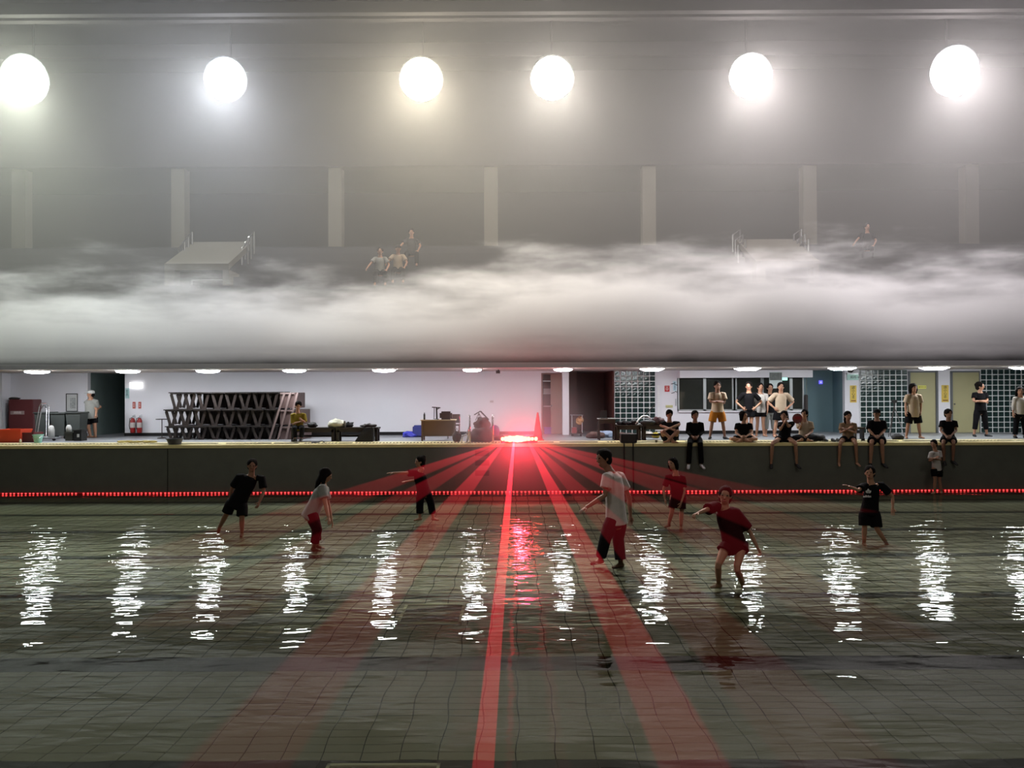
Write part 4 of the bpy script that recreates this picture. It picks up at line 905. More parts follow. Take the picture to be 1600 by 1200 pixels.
def crate(label, a, c, py0, Y, dpt, m, name='crate', cat='crate', rib=True, open_=True):
    xa, xc = X(a, Y), X(c, Y); h = max(.08, zpx(py0, Y) - DECK)
    t = thing(name, label, cat, ((xa + xc) / 2, Y + dpt / 2, DECK))
    b = BM()
    k = .03
    box(b, xa, xc, Y, Y + k, DECK, DECK + h); box(b, xa, xc, Y + dpt - k, Y + dpt, DECK, DECK + h); box(b, xa, xa + k, Y + k, Y + dpt - k, DECK, DECK + h); box(b, xc - k, xc, Y + k, Y + dpt - k, DECK, DECK + h); box(b, xa + k, xc - k, Y + k, Y + dpt - k, DECK, DECK + .03)
    obj('body', b, m, t)
    b = BM(); box(b, xa - .015, xc + .015, Y - .015, Y + .0, DECK + h - .05, DECK + h); box(b, xa - .015, xc + .015, Y + dpt, Y + dpt + .015, DECK + h - .05, DECK + h); box(b, xa - .015, xa, Y, Y + dpt, DECK + h - .05, DECK + h); box(b, xc, xc + .015, Y, Y + dpt, DECK + h - .05, DECK + h); obj('rim', b, m, t)
    return t
crate('bright orange long plastic crate at the left end of the deck', -4, 32, 668, 25.2, .6, mat('orange_plastic', (196, 66, 38), .45, scale=2))
crate('dark red plastic crate beside the orange one', 33.5, 52, 673, 25.3, .5, mat('dark_red_plastic', (92, 36, 40), .45))
def pail(label, cx, r0, r1, py0, Y, m, cat='bucket', name='bucket', z0=DECK, handle=True, n=24):
    x = X(cx, Y); h = zpx(py0, Y) - z0; t = thing(name, label, cat, (x, Y, z0))
    b = BM(); lathe(b, (x, Y, z0), [(r0, 0), (r1, h), (r1 + .015, h), (r1 + .015, h - .025), (r1 - .01, h - .012), (r0 - .01, .02)], n); obj('shell', b, m, t, sm=False)
    if handle:
        b = BM(); tube(b, [(x - r1, Y, z0 + h - .03), (x - r1 * .7, Y - r1 * .8, z0 + h - .1), (x, Y - r1 * 1.05, z0 + h - .13), (x + r1 * .7, Y - r1 * .8, z0 + h - .1), (x + r1, Y, z0 + h - .03)], .007, 6); obj('handle', b, M_chrome, t)
    return t
pail('light turquoise plastic bucket in front of the dark bins', 59.5, .10, .145, 676, 25.0, mat('turquoise_plastic', (126, 176, 166), .45))
pail('black rectangular looking basin standing on the yellow coping', 273, .17, .235, 683, YP + .27, mat('charcoal_plastic', (52, 54, 60), .5), 'basin', 'basin', handle=False)
b = BM(); lathe(b, (X(32, 24.9), 24.9, DECK), [(.03, 0), (.035, .08), (.02, .11), (.012, .13)], 12); tag(obj('bottle', b, mat('milky_plastic', (200, 196, 180)), None, sm=True), 'small milky bottle on the deck by the orange crate', 'bottle')
M_bin = mat('bin_dark_grey', (58, 62, 60), .55, scale=3, vary=.15)
for i, (a, c, py0, lb) in enumerate(((53, 77, 641, 'dark grey wheeled bin behind the chrome trolley'), (78, 101, 642, 'dark grey wheeled bin in the middle of the row'), (102, 126, 641, 'dark grey wheeled bin under the notice board, right end of the row'))):
    Y = 27.0; xa, xc = X(a, Y), X(c, Y); z1 = zpx(py0, Y); t = thing('wheeled_bin', lb, 'bin', ((xa + xc) / 2, Y + .25, DECK), 'dark wheeled bins')
    b = BM(); vs = [b.verts.new(q) for q in ((xa + .05, Y + .05, DECK + .1), (xc - .05, Y + .05, DECK + .1), (xc - .05, Y + .45, DECK + .1), (xa + .05, Y + .45, DECK + .1), (xa, Y, z1 - .05), (xc, Y, z1 - .05), (xc, Y + .5, z1 - .05), (xa, Y + .5, z1 - .05))]
    for f in ((3, 2, 1, 0), (4, 5, 6, 7), (0, 1, 5, 4), (1, 2, 6, 5), (2, 3, 7, 6), (3, 0, 4, 7)): b.faces.new([vs[k] for k in f])
    obj('body', b, M_bin, t, bevel=.015)
    b = BM(); box(b, xa - .02, xc + .02, Y - .03, Y + .53, z1 - .05, z1); obj('lid', b, M_bin, t, bevel=.012)
    for x in (xa + .07, xc - .07):
        b = BM(); box(b, x - .03, x + .03, Y + .1, Y + .38, DECK + .0, DECK + .11, ); obj('wheel', b, M_black, t, bevel=.02)
t = thing('hand_trolley', 'chrome tube hand trolley with arched handle leaning before the bins', 'trolley', (X(67, 26.4), 26.5, DECK))
b = BM()
for (w0, w1, zt_) in ((.20, .15, 627), (.12, .08, 630)):
    x = X(66, 26.4); z = zpx(zt_, 26.4); tube(b, [(x - w0, 26.3, DECK + .05), (x - w1, 26.5, z - .12), (x - w1 + .06, 26.5, z), (x + w1 - .06, 26.5, z), (x + w1, 26.5, z - .12), (x + w0 + .06, 26.3, DECK + .05)], .016)
obj('frame', b, M_chrome, t)
b = BM(); box(b, X(54, 26.2), X(92, 26.2), 26.0, 26.35, DECK + .07, DECK + .11); obj('platform', b, M_alu, t)
for x in (X(58, 26.2), X(88, 26.2)):
    b = BM(); tube(b, [(x, 26.05, DECK + .05), (x, 26.09, DECK + .05)], .05, 14); obj('wheel', b, M_black, t)
for i, (px, py0, lb, rr) in enumerate(((80.5, 660, 'white plastic canister standing on the trolley', .09), (107.5, 660, 'white plastic canister on the dark crate by the right bin', .08))):
    Y = 26.15; x = X(px, Y); z0 = DECK + (.11 if i == 0 else .275); z1 = zpx(py0, Y)
    t = thing('canister', lb, 'canister', (x, Y, z0), 'white plastic canisters')
    b = BM(); lathe(b, (x, Y, z0), [(rr, 0), (rr * 1.05, (z1 - z0) * .5), (rr * .8, (z1 - z0) * .8), (rr * .35, (z1 - z0) * .92)], 14); obj('body', b, mat('canister_white', (170, 170, 168), .4), t, sm=True)
    b = BM(); lathe(b, (x, Y, z0 + (z1 - z0) * .92), [(.03, 0), (.03, .04)], 10); obj('cap', b, M_char, t)
crate('dark olive crate under the white canister', 102, 113, 672.5, 26.0, .3, mat('olive_plastic', (54, 54, 46)))
crate('black crate with a white sticker at the right end of the bins', 115, 127, 669, 25.9, .35, M_black)
b = BM(); box(b, X(120, 25.86), X(123.5, 25.86), 25.868, 25.878, DECK + .12, DECK + .22); tag(obj('sticker', b, mat('canister_white', (170, 170, 168))), 'white sticker on the front of the black crate', 'sticker')
# extinguishers
for i, px in enumerate((207.5, 218)):
    Y = 28.62; x = X(px, Y); z0 = zpx(674, Y); z1 = zpx(645, Y)
    t = thing('fire_extinguisher', 'red fire extinguisher hung on the white wall, %s one of the pair' % ('left' if i == 0 else 'right'), 'fire extinguisher', (x, Y, z0), 'fire extinguishers')
    b = BM(); lathe(b, (x, Y, z0), [(.075, 0), (.085, .03), (.085, .42), (.05, .5), (.025, .52)], 18); obj('cylinder', b, mat('extinguisher_red', (140, 30, 30), .35), t, sm=True)
    b = BM(); lathe(b, (x, Y, z0 + .18), [(.087, 0), (.087, .18)], 18); obj('sticker', b, mat('sticker_grey', (178, 170, 166)), t)
    b = BM(); bar(b, (x, Y, z0 + .5), (x, Y, z0 + .58), .03); bar(b, (x - .02, Y, z0 + .58), (x + .09, Y - .02, z0 + .62), .02); bar(b, (x, Y, z0 + .56), (x, Y + .17, z0 + .56), .02); obj('valve', b, M_alu, t)
    b = BM(); tube(b, [(x, Y, z0 + .54), (x - .09, Y - .03, z0 + .5), (x - .11, Y - .03, z0 + .25), (x - .09, Y - .02, z0 + .12)], .012, 6); obj('hose', b, M_black, t)
b = BM()
for k in range(7): ell(b, (X(190 + k * 8.5, 24.9), 24.9 + .1 * math.sin(k * 2), DECK + .035), (.13, .16, .035), 10, 6, jag=.5, seed=k)
tag(obj('floor_mat', fuse('m', b, M_ysign, .03, 3), mat('straw_yellow_mat', (140, 126, 70), .9, bump=.6)), 'crumpled straw yellow mat on the deck before the dark doorway', 'mat')
t = thing('stool', 'thin T shaped dark stool beside the stack of tables', 'stool', (X(253, 27.2), 27.2, DECK))
x = X(253, 27.2); z = zpx(652.5, 27.2)
b = BM(); lathe(b, (x, 27.2, z - .02), [(.19, 0), (.2, .01), (.19, .025)], 20); obj('seat', b, M_char, t)
b = BM(); tube(b, [(x, 27.2, DECK + .03), (x, 27.2, z - .02)], .016); obj('pole', b, M_char, t)
b = BM(); lathe(b, (x, 27.2, DECK), [(.15, 0), (.14, .02), (.03, .04)], 18); obj('foot', b, M_char, t)
# stack of dark trestle tables, three tiers
TY = 26.3; tiers = (DECK, zpx(663, TY) , zpx(637, TY)); tops = (zpx(664, TY), zpx(638, TY), zpx(611, TY))
M_tab = mat('trestle_table_dark', (40, 31, 29), .6, scale=4, vary=.25)
M_tab2 = mat('trestle_table_edge', (32, 26, 25), .6)
proto = {}
for ti in range(3):
    z0 = DECK if ti == 0 else tops[ti - 1] + .03
    z1 = tops[ti]; left = (258, 256, 264)[ti]
    n = 8; wpx = (436 - left) / n
    for k in range(n):
        a = left + k * wpx; xa = X(a, TY) + .005; xc = X(a + wpx, TY) - .005; w_ = xc - xa; xm = (xa + xc) / 2
        lb = '%s dark trestle table from the left in the %s tier of the stack' % (('first', 'second', 'third', 'fourth', 'fifth', 'sixth', 'seventh', 'eighth')[k], ('bottom', 'middle', 'top')[ti])
        if (ti, k < 2) in proto:
            t = copy_tree(proto[ti, k < 2]); t.location = (xm, TY + .6, z0); t['label'] = lb; continue
        t = thing('trestle_table', lb, 'table', (xm, TY + .6, z0), 'stacked trestle tables'); proto[ti, k < 2] = t
        b = BM(); box(b, xa, xc, TY - .05, TY + 1.3, z1 - .025, z1 + .005); obj('table_top', b, M_tab2, t)
        b = BM(); box(b, xa + .03, xc - .03, TY, TY + 1.25, z1 - .06, z1 - .027); obj('apron', b, M_tab, t)
        if ti == 2: pass
        b = BM(); box(b, xm - w_ * .5, xm + w_ * .5, TY + .55, TY + .58, z0 + .01, z1 - .06); bk = obj('dark_filler_board', b, M_tab, t)  # dark board added to fill the gaps and darken the stack's interior
        if k < 2: bpy.data.objects.remove(bk)
        for yy in (TY + .02, TY + .5, TY + 1.1):
            for sgn in (-1, 1):
                b = BM(); bar(b, (xm + sgn * w_ * .36, yy, z1 - .06), (xm + sgn * .035, yy + (.0 if sgn < 0 else .03), z0 + .02), .085, .03); obj('leg', b, M_tab, t)
        for yy in (TY + .02, TY + 1.1): b = BM(); bar(b, (xm - .09, yy, z0 + .015), (xm + .09, yy, z0 + .015), .08, .03); obj('foot_bar', b, M_tab, t)
M_plank = mat('leaning_plank_pinkish', (104, 88, 86), .6, scale=5)
for i, (b0, t0) in enumerate(((424, 446), (437, 455), (449, 466))):
    t = thing('leaning_board', 'long pinkish brown board leaning at the right end of the table stack, ' + ('first', 'second', 'third')[i] + ' of three', 'board', (X(b0, TY - .12), TY - .12, DECK), 'boards leaning on the table stack')
    b = BM(); bar(b, (X(b0, TY), TY - .20, DECK + .01), (X(t0, TY), TY - .09, zpx(612, TY)), .06, .03); obj('plank', b, M_plank, t)
for i, (a, c) in enumerate(((440, 475),)):
    for ti in range(3):
        xa, xc = X(a, TY + .2), X(c, TY + .2); z0 = DECK if ti == 0 else tops[ti - 1] + .03
        t = thing('folded_table', 'folded dark table on edge at the right end, %s tier' % ('bottom', 'middle', 'top')[ti], 'table', ((xa + xc) / 2, TY + .5, z0), 'folded tables at the stack end')
        b = BM(); box(b, xa, xc - .12 * (ti == 2) - .05 * ti, TY + .0, TY + 1.2, z0, tops[ti] - .02); obj('panel', b, mat('folded_table_brown', (78, 60, 58), .6, scale=3), t, bevel=.01)
        b = BM(); box(b, xa + .02, xc - .25, TY - .04, TY - .002, tops[ti] - .07, tops[ti] - .02); obj('edge_strip', b, M_plank, t)
# long black benches
def bench(label, a, c, Y, ztop=667, group='long black benches', legs=None, m=None):
    xa, xc = X(a, Y), X(c, Y); z1 = zpx(ztop, Y); m = m or M_char
    t = thing('bench', label, 'bench', ((xa + xc) / 2, Y + .2, DECK), group)
    b = BM(); box(b, xa, xc, Y, Y + .45, z1 - .05, z1); obj('seat', b, m, t, bevel=.008)
    b = BM(); box(b, xa + .05, xc - .05, Y + .02, Y + .05, z1 - .14, z1 - .05); obj('apron', b, m, t)
    b = BM(); box(b, xa + .1, xc - .1, Y + .38, Y + .42, DECK + .12, DECK + .18); obj('stretcher', b, m, t)
    for x in (xa + .03, xc - .11):
        for yy in (Y + .02, Y + .36):
            b = BM(); box(b, x, x + .08, yy, yy + .07, DECK, z1 - .05); obj('leg', b, m, t)
    return z1
BY = 25.1
zb = bench('long black bench nearest the table stack, with the reader on its end', 453, 523, BY)
bench('long black bench with white plastic bag, right of the first', 523.5, 591, BY)
def lump(name, label, cat, c, r, m, jag=.35, seed=0, parts=None, group=None, n=18, mm=12):
    b = BM(); ell(b, c, r, n, mm, jag=jag, seed=seed); zmin = min(v.co.z for v in b.verts); base = c[2] - r[2]
    for v in b.verts: v.co.z = max(v.co.z, base + r[2] * .25)
    for v in b.verts: v.co.z -= r[2] * .25
    o = obj(name, b, m, None, sm=True); tag(o, label, cat, group); return o
M_bagk = mat('bag_black', (26, 25, 27), .7, bump=.4); M_bagb = mat('bag_brown', (70, 48, 42), .8, bump=.5); M_plw = mat('thin_white_plastic', (200, 198, 178), .5, bump=.6)
lump('bag', 'small black bag on the bench next to the reader', 'bag', (X(488, BY + .2), BY + .2, zb + .09), (.15, .12, .09), M_bagk, seed=1)
lump('plastic_bag', 'crumpled translucent white plastic bag on the bench', 'plastic bag', (X(526, BY + .2), BY + .2, zb + .14), (.26, .17, .14), M_plw, seed=2, jag=.5)
b = BM(); lathe(b, (X(538.5, BY + .12), BY + .12, zb), [(.04, 0), (.04, .15), (.036, .19), (.02, .2)], 14); tag(obj('tumbler', b, mat('tumbler_grey', (110, 106, 104), .4), None, sm=True), 'grey upright tumbler on the bench beside the white plastic bag', 'tumbler')
lump('bag', 'black crumpled bag behind the grey tumbler on the bench', 'bag', (X(544, BY + .3), BY + .3, zb + .08), (.18, .1, .1), M_bagk, seed=3, jag=.6)
lump('cloth', 'small dark cloth heap at the right end of the second bench', 'cloth', (X(575, BY + .2), BY + .2, zb + .06), (.2, .1, .07), M_char, seed=5, jag=.6)
b = BM(); xa, xc = X(561, BY), X(586, BY)
vs = [b.verts.new(q) for q in ((xa - .1, BY - .35, DECK), (xc, BY - .35, DECK), (xc, BY - .03, DECK), (xa, BY - .03, DECK), (xa + .17, BY - .18, zb - .02), (xc - .02, BY - .18, zb + .02), (xc - .02, BY - .05, zb + .02), (xa + .17, BY - .05, zb - .02))]
for f in ((3, 2, 1, 0), (4, 5, 6, 7), (0, 1, 5, 4), (1, 2, 6, 5), (2, 3, 7, 6), (3, 0, 4, 7)): b.faces.new([vs[k] for k in f])
tag(obj('garment_bag', b, M_bagk, None, bevel=.03), 'large black bag leaning against the right end of the second bench', 'bag')
b = BM(); tube(b, [(X(493, 24.4), 24.4, DECK + .012), (X(498, 24.4), 24.45, DECK + .03), (X(503, 24.4), 24.4, DECK + .06), (X(507, 24.4), 24.42, DECK + .012)], .012); ell(b, (X(492, 24.4), 24.4, DECK + .02), (.12, .05, .02), 10, 6)
tag(obj('sandal', b, M_bagk), 'flat dark sandal lying on the yellow edge below the bench', 'sandal')

# desk with things on it
DY = 25.2; zd = zpx(655.5, DY); xa, xc = X(658, DY), X(710, DY)
t = thing('desk', 'brown office desk with front panel on the deck', 'desk', ((xa + xc) / 2, DY + .3, DECK))
M_desk = mat('desk_brown', (112, 90, 74), .5, scale=3); M_dtop = mat('desk_top_pale', (186, 170, 138), .45)
b = BM(); box(b, xa - .03, xc + .03, DY - .03, DY + .62, zd - .03, zd); obj('desk_top', b, M_dtop, t, bevel=.005)
b = BM(); box(b, xa + .03, xc - .03, DY + .05, DY + .08, DECK + .14, zd - .03); obj('front_panel', b, M_desk, t)
for x in (xa, xc - .05):
    for yy in (DY, DY + .55):
        b = BM(); box(b, x, x + .05, yy, yy + .05, DECK, zd - .03); obj('leg', b, M_desk, t)
b = BM(); lathe(b, (X(663, DY + .15), DY + .15, zd), [(.03, 0), (.03, .16), (.015, .19), (.015, .22)], 12); tag(obj('bottle', b, M_char, None, sm=True), 'slim dark bottle on the left end of the desk', 'bottle')
t = thing('desk_fan', 'thin dark metal stand with arms on the desk', 'stand', (X(681, DY + .3), DY + .3, zd))
x = X(681, DY + .3); b = BM(); lathe(b, (x, DY + .3, zd), [(.1, 0), (.09, .02), (.02, .03)], 14); obj('base', b, M_char, t)
b = BM(); bar(b, (x - .06, DY + .3, zd + .02), (x - .05, DY + .3, zd + .38), .02); bar(b, (x + .03, DY + .3, zd + .02), (x + .02, DY + .3, zd + .36), .045); obj('pole', b, M_char, t)
b = BM(); bar(b, (x - .12, DY + .3, zd + .38), (x + .14, DY + .3, zd + .36), .03); bar(b, (x + .02, DY + .3, zd + .3), (x + .12, DY + .28, zd + .37), .03); obj('arm', b, M_char, t)
b = BM(); box(b, X(687, DY + .2), X(706, DY + .2), DY + .12, DY + .4, zd, zd + .25); o = obj('tote_bag', b, M_bagb, None, bevel=.05); tag(o, 'dark maroon bag standing on the right half of the desk', 'bag')
b = BM(); box(b, X(664, DY), X(681, DY), DY - .02, DY + .25, zd, zd + .012); tag(obj('papers', b, mat('paper_white', (200, 200, 205))), 'flat white papers on the desk', 'papers')
t = thing('chair', 'dark folding chair half hidden behind the desk', 'chair', (X(708, 26.2), 26.3, DECK)); x = X(708, 26.2)
b = BM(); box(b, x - .2, x + .2, 26.15, 26.5, DECK + .42, DECK + .46); obj('seat', b, M_bagb, t)
b = BM(); box(b, x - .2, x + .2, 26.5, 26.53, DECK + .5, DECK + .78); obj('backrest', b, M_bagb, t, bevel=.01)
for sx in (-.18, .18):
    for yy in (26.18, 26.5): b = BM(); tube(b, [(x + sx, yy, DECK), (x + sx, yy, DECK + .42 if yy < 26.3 else DECK + .75)], .013); obj('leg', b, M_chrome, t)
t = thing('tarpaulin', 'bright blue tarpaulin bundle and tub by the wall left of the desk', 'tarpaulin', (X(645, 27.6), 27.6, DECK))
b = BM(); ell(b, (X(641, 27.5), 27.5, DECK + .07), (.25, .2, .12), 14, 8, jag=.5); obj('sheet', b, mat('tarpaulin_blue', (52, 56, 160), .5), t)
b = BM(); box(b, X(645, 27.5), X(662, 27.5), 27.4, 27.8, DECK, zpx(664, 27.5)); tag(obj('box', b, mat('tub_blue', (48, 52, 110), .5), None, bevel=.04), 'dark blue tub beside the desk', 'tub')
b = BM(); ell(b, (X(714, 24.7), 24.7, DECK + .15), (.14, .12, .17), 14, 10, jag=.2); tube(b, [(X(711, 24.7), 24.62, DECK + .28), (X(714, 24.7), 24.6, DECK + .42), (X(717, 24.7), 24.62, DECK + .28)], .012)
tag(obj('handbag', b, M_bagb), 'brown handbag with loop handle on the deck by the ladder rail', 'bag')
# pool ladder: two chrome rails; flat black plates paint the shade inside the footholds
t = thing('pool_ladder', 'chrome grab rails of the pool ladder left of the lasers', 'ladder', (X(745, YP), YP + .1, DECK))
for (px, fl) in ((734, 1), (770, 0)):
    x = X(px, YP + .1); z = zpx(649, YP + .1)
    b = BM(); tube(b, [(x, YP + .12, DECK), (x, YP + .12, z - .06), (x - .01, YP + .2, z), (x - .02, YP + .42, z - .05), (x - .03, YP + .5, z - .45), (x - .12 * fl, YP + .55, DECK)], .022, 10); obj('rail', b, M_chrome, t, sm=True)
b = BM(); x = X(724, YP + .1); tube(b, [(x - .07, YP + .2, DECK), (x - .04, YP + .2, DECK + .2), (x + .1, YP + .2, DECK + .27), (x + .17, YP + .2, DECK + .5)], .018, 8); obj('brace', b, M_chrome, t, sm=True)
for py in (708, 723, 739):
    b = BM(); z = zpx(py, YP); box(b, X(742, YP), X(764, YP), YP - .012, YP - .002, z - .08, z + .08); obj('step_shade_plate', b, M_black, t, bevel=.004)
# heap of bags by the ladder
M_bagr = mat('bag_dark_wine', (62, 34, 34), .8, bump=.5)
lump('backpack', 'big dark backpack at the bottom of the heap left of the lasers', 'backpack', (X(752, 24.6), 24.6, DECK + .22), (.36, .24, .28), M_bagr, seed=11, jag=.3)
lump('duffel_bag', 'brown duffel bag on top of the heap left of the lasers', 'bag', (X(753, 24.9), 24.95, DECK + .56), (.24, .2, .2), M_bagb, seed=12, jag=.4)
t = thing('folded_stand', 'dark folded tripod legs poking out of the heap of bags', 'tripod', (X(748, 24.9), 24.9, DECK + .7))
b = BM(); c = Vector((X(748, 24.9), 24.9, DECK + .85))
for d in ((-.1, 0, -.22), (.02, 0, -.25), (.12, .05, -.2)): bar(b, c, c + Vector(d), .018)
obj('leg', b, M_black, t)
b = BM(); bar(b, c + Vector((-.14, 0, -.05)), c + Vector((.05, 0, .06)), .03); bar(b, c + Vector((.05, 0, .06)), c + Vector((.3, 0, -.2)), .04); obj('handle', b, M_black, t)
lump('ball_bag', 'violet blue round bag right of the heap, lit by the lasers', 'bag', (X(772, 25.2), 25.2, DECK + .34), (.17, .15, .19), mat('violet_bag', (86, 60, 120), .6), seed=14, jag=.15)
lump('bag', 'low dark pouch between the heap of bags and the lasers', 'bag', (X(778, 25.3), 25.5, DECK + .1), (.2, .15, .11), M_bagr, seed=15, jag=.4)
# traffic cone
t = thing('traffic_cone', 'tall red traffic cone beside the lasers', 'traffic cone', (X(840, 25.3), 25.3, DECK)); x = X(840, 25.3); zc = zpx(646, 25.3) - DECK
b = BM(); lathe(b, (x, 25.3, DECK + .03), [(.15, 0), (.03, zc - .03), (.02, zc)], 20); obj('cone', b, mat('cone_red', (180, 30, 36), .5), t, sm=True)
b = BM(); lathe(b, (x, 25.3, DECK + zc * .7), [(.066, 0), (.050, .1)], 20); obj('band', b, mat('cone_band', (190, 120, 120), .4), t)
b = BM(); box(b, x - .19, x + .19, 25.11, 25.49, DECK, DECK + .035); obj('base', b, mat('cone_red', (180, 30, 36)), t, bevel=.01)

# ------------------------------------------------------------------ right part of the deck
t = thing('serving_cart', 'small metal cart with round top before the dark corridor', 'cart', (X(901, 27.6), 27.6, DECK)); x = X(901, 27.6); zc = zpx(648, 27.6)
b = BM(); lathe(b, (x, 27.6, zc - .03), [(.22, 0), (.23, .015), (.2, .03)], 22); obj('top', b, M_chrome, t)
for sx in (-.17, .17): b = BM(); tube(b, [(x + sx, 27.5, DECK + .08), (x + sx, 27.5, zc - .03)], .015); obj('post', b, M_alu, t)
b = BM(); box(b, x - .2, x + .2, 27.4, 27.8, DECK + .08, DECK + .11); obj('shelf', b, M_char, t)
b = BM(); box(b, x - .18, x - .02, 27.45, 27.7, DECK + .11, DECK + .3); tag(obj('box', b, mat('box_red_dark', (120, 40, 40))), 'small dark red box on the lower shelf of the cart', 'box')
b = BM(); ell(b, (x + .1, 27.55, DECK + .52), (.13, .1, .14), 12, 8, jag=.4); tag(obj('straw_hat', b, mat('straw', (150, 110, 70), .9)), 'tan straw bundle hanging on the side of the cart', 'hat')
for sx in (-.14, .14): b = BM(); lathe(b, (x + sx, 27.6, DECK), [(.04, 0), (.04, .08)], 10); obj('caster', b, M_black, t)
t = thing('wall_plant', 'thin green leaf sprig taped high in the dark corridor', 'plant', (X(896, 29), 29.0, zpx(592, 29)))
b = BM(); c = Vector((X(896, 29), 31.7, zpx(593, 31.7)))
for a in (70, 100, 130): d = Vector((math.cos(R(a)), 0, math.sin(R(a)))); loft(b, [c, c + d * .1, c + d * .2], [(.004, .004), (.025, .006), (.004, .003)], n=6)
obj('leaf', b, mat('leaf_pale', (150, 170, 130)), t)
# table at the left of the right benches, with a laptop-like case
EY = 25.2; xa, xc = X(935, EY), X(962, EY); ze = zpx(654.5, EY)
t = thing('side_table', 'dark table with pale top at the left end of the right benches', 'table', ((xa + xc) / 2, EY + .3, DECK))
b = BM(); box(b, xa, xc, EY, EY + .5, ze - .025, ze); obj('table_top', b, M_alu, t)
b = BM(); box(b, xa + .03, xc - .02, EY + .03, EY + .06, ze - .15, ze - .025); obj('drawer_front', b, M_char, t)
for x in (xa + .01, xc - .05):
    for yy in (EY + .02, EY + .44): b = BM(); box(b, x, x + .04, yy, yy + .04, DECK, ze - .025); obj('leg', b, M_char, t)
t = thing('laptop', 'open dark laptop with cables on the side table', 'laptop', (X(946, EY + .2), EY + .2, ze))
b = BM(); box(b, X(939, EY), X(950, EY), EY + .1, EY + .32, ze, ze + .02); obj('keyboard_base', b, M_char, t)
b = BM(); box(b, X(939, EY), X(950, EY), EY + .32, EY + .335, ze + .02, ze + .24, rot=(R(-12), 0, 0)); obj('screen', b, M_glass, t, bevel=.004)
bench('long dark bench right of the side table', 962, 1003, BY, 665, 'right benches')
bench('long dark bench behind the hunched sitter', 1003.5, 1062, BY, 665, 'right benches')
b = BM(); zt = zpx(665, BY)
for i, (px, r, mname) in enumerate(((968, .09, 0), (975, .11, 0), (983, .08, 0), (990, .12, 0))):
    lump('bag', 'small dark gear bag on the right bench, %s of four' % ('first', 'second', 'third', 'fourth')[i], 'bag', (X(px, BY + .2), BY + .2, zt + r * .8), (r, .1, r * .8), M_bagk, seed=20 + i, jag=.5, group='gear bags on the right bench')
b.free()
t = thing('tilted_board', 'white curved board propped on the right bench', 'board', (X(1008, BY + .2), BY + .2, zt))
b = BM(); pts = [(X(993, BY), BY + .15, zt + .02), (X(999, BY), BY + .17, zt + .16), (X(1005, BY), BY + .2, zt + .27), (X(1013, BY), BY + .2, zt + .27), (X(1020, BY), BY + .2, zt + .16)]
loft(b, pts, [(.02, .06)] * 5, side=(0, 0, 1), n=8, round_ends=False); obj('panel', fuse('p', b, M_white, .015, 1), mat('board_white', (210, 216, 214), .4), t)
lump('bag', 'flat black bag on the bench under the white board', 'bag', (X(1012, BY + .1), BY + .1, zt + .09), (.24, .14, .1), M_bagk, seed=31, jag=.2)
b = BM(); bar(b, (X(1005, BY), BY + .3, zt + .2), (X(1026, BY), BY + .3, zt + .62), .025); tag(obj('pole', b, M_char), 'slanting dark pole rising from behind the white board', 'pole')
lump('bag', 'reddish dark bag heap beside the hunched sitter', 'bag', (X(1028, BY + .2), BY + .2, zt + .12), (.22, .15, .14), M_bagr, seed=33, jag=.5)
for i, (px, rx, rz, m_, lb) in enumerate(((930, .3, .12, M_bagb, 'brown cloth heap on the deck left of the side table legs'), (949, .26, .12, mat('cloth_blue_grey', (120, 130, 150), .9, bump=.6), 'pale blue grey cloth heap under the side table'), (975, .36, .1, M_bagb, 'flat brown cloth heap under the right bench'),
                                    (1013, .3, .11, mat('cloth_pale', (150, 144, 140), .9, bump=.6), 'pale striped cloth heap under the right bench'), (1024, .12, .1, mat('cloth_mustard', (140, 124, 40), .9), 'mustard yellow cloth heap by the float line'))):
    lump('cloth_heap', lb, 'cloth', (X(px, 26.3), 26.3 + (i % 2) * .55, DECK + rz), (rx, .25, rz), m_, seed=40 + i, jag=.5)
t = thing('stage_monitor', 'black speaker box overhanging the coping in front of the right bench', 'speaker', (X(982, YP + .1), YP + .15, DECK))
b = BM(); box(b, X(970, YP), X(995, YP), YP - .0, YP + .32, DECK, zpx(679, YP)); obj('cabinet', b, M_black, t, bevel=.015)
b = BM(); box(b, X(972, YP), X(993, YP), YP - .012, YP - .001, DECK + .02, zpx(680, YP)); obj('grille', b, M_char, t)
for q, lb in ((974.5, 'left of the two thin dark cables hanging down the pool wall under the speaker box'), (988.5, 'right of the two thin dark cables hanging down the pool wall under the speaker box')):
    b = BM(); x = X(q, YP); tube(b, [(x, YP + .02, DECK - .004), (x, YP - .05, DECK - .02), (x, YP - .05, DECK - .3), (x + .01, YP - .03, WATER + .05)], .018, 6); tag(obj('hanging_cable', b, M_black), lb, 'cable', 'cables down the pool wall')
b = BM(); lathe(b, (X(1025, 24.0), 24.0, DECK), [(.03, 0), (.035, .06), (.03, .06)], 12); tag(obj('cup', b, mat('cup_olive', (84, 78, 56))), 'small olive cup on the yellow edge by the hunched sitter', 'cup')
lump('bag', 'large flat black bag lying right of the drinking sitter', 'bag', (X(1276, 24.5), 24.55, DECK + .12), (.26, .2, .14), M_bagk, seed=51, jag=.15)
for i, px in enumerate((1290, 1302, 1310)):
    t = thing('shoe', 'dark empty shoe on the deck edge, %s of three right of the black bag' % ('first', 'second', 'third')[i], 'shoe', (X(px, 24.1), 24.1, DECK), 'empty shoes on the deck edge')
    x = X(px, 24.1); b = BM(); loft(b, [(x, 24.22, DECK + .05), (x, 24.1, DECK + .045), (x, 24.0, DECK + .03)], [(.04, .05), (.045, .042), (.038, .025)], side=(1, 0, 0), n=10); obj('upper', b, M_bagk, t, sm=True)
    b = BM(); box(b, x - .04, x + .04, 23.98, 24.26, DECK, DECK + .015); obj('sole', b, M_alu, t)
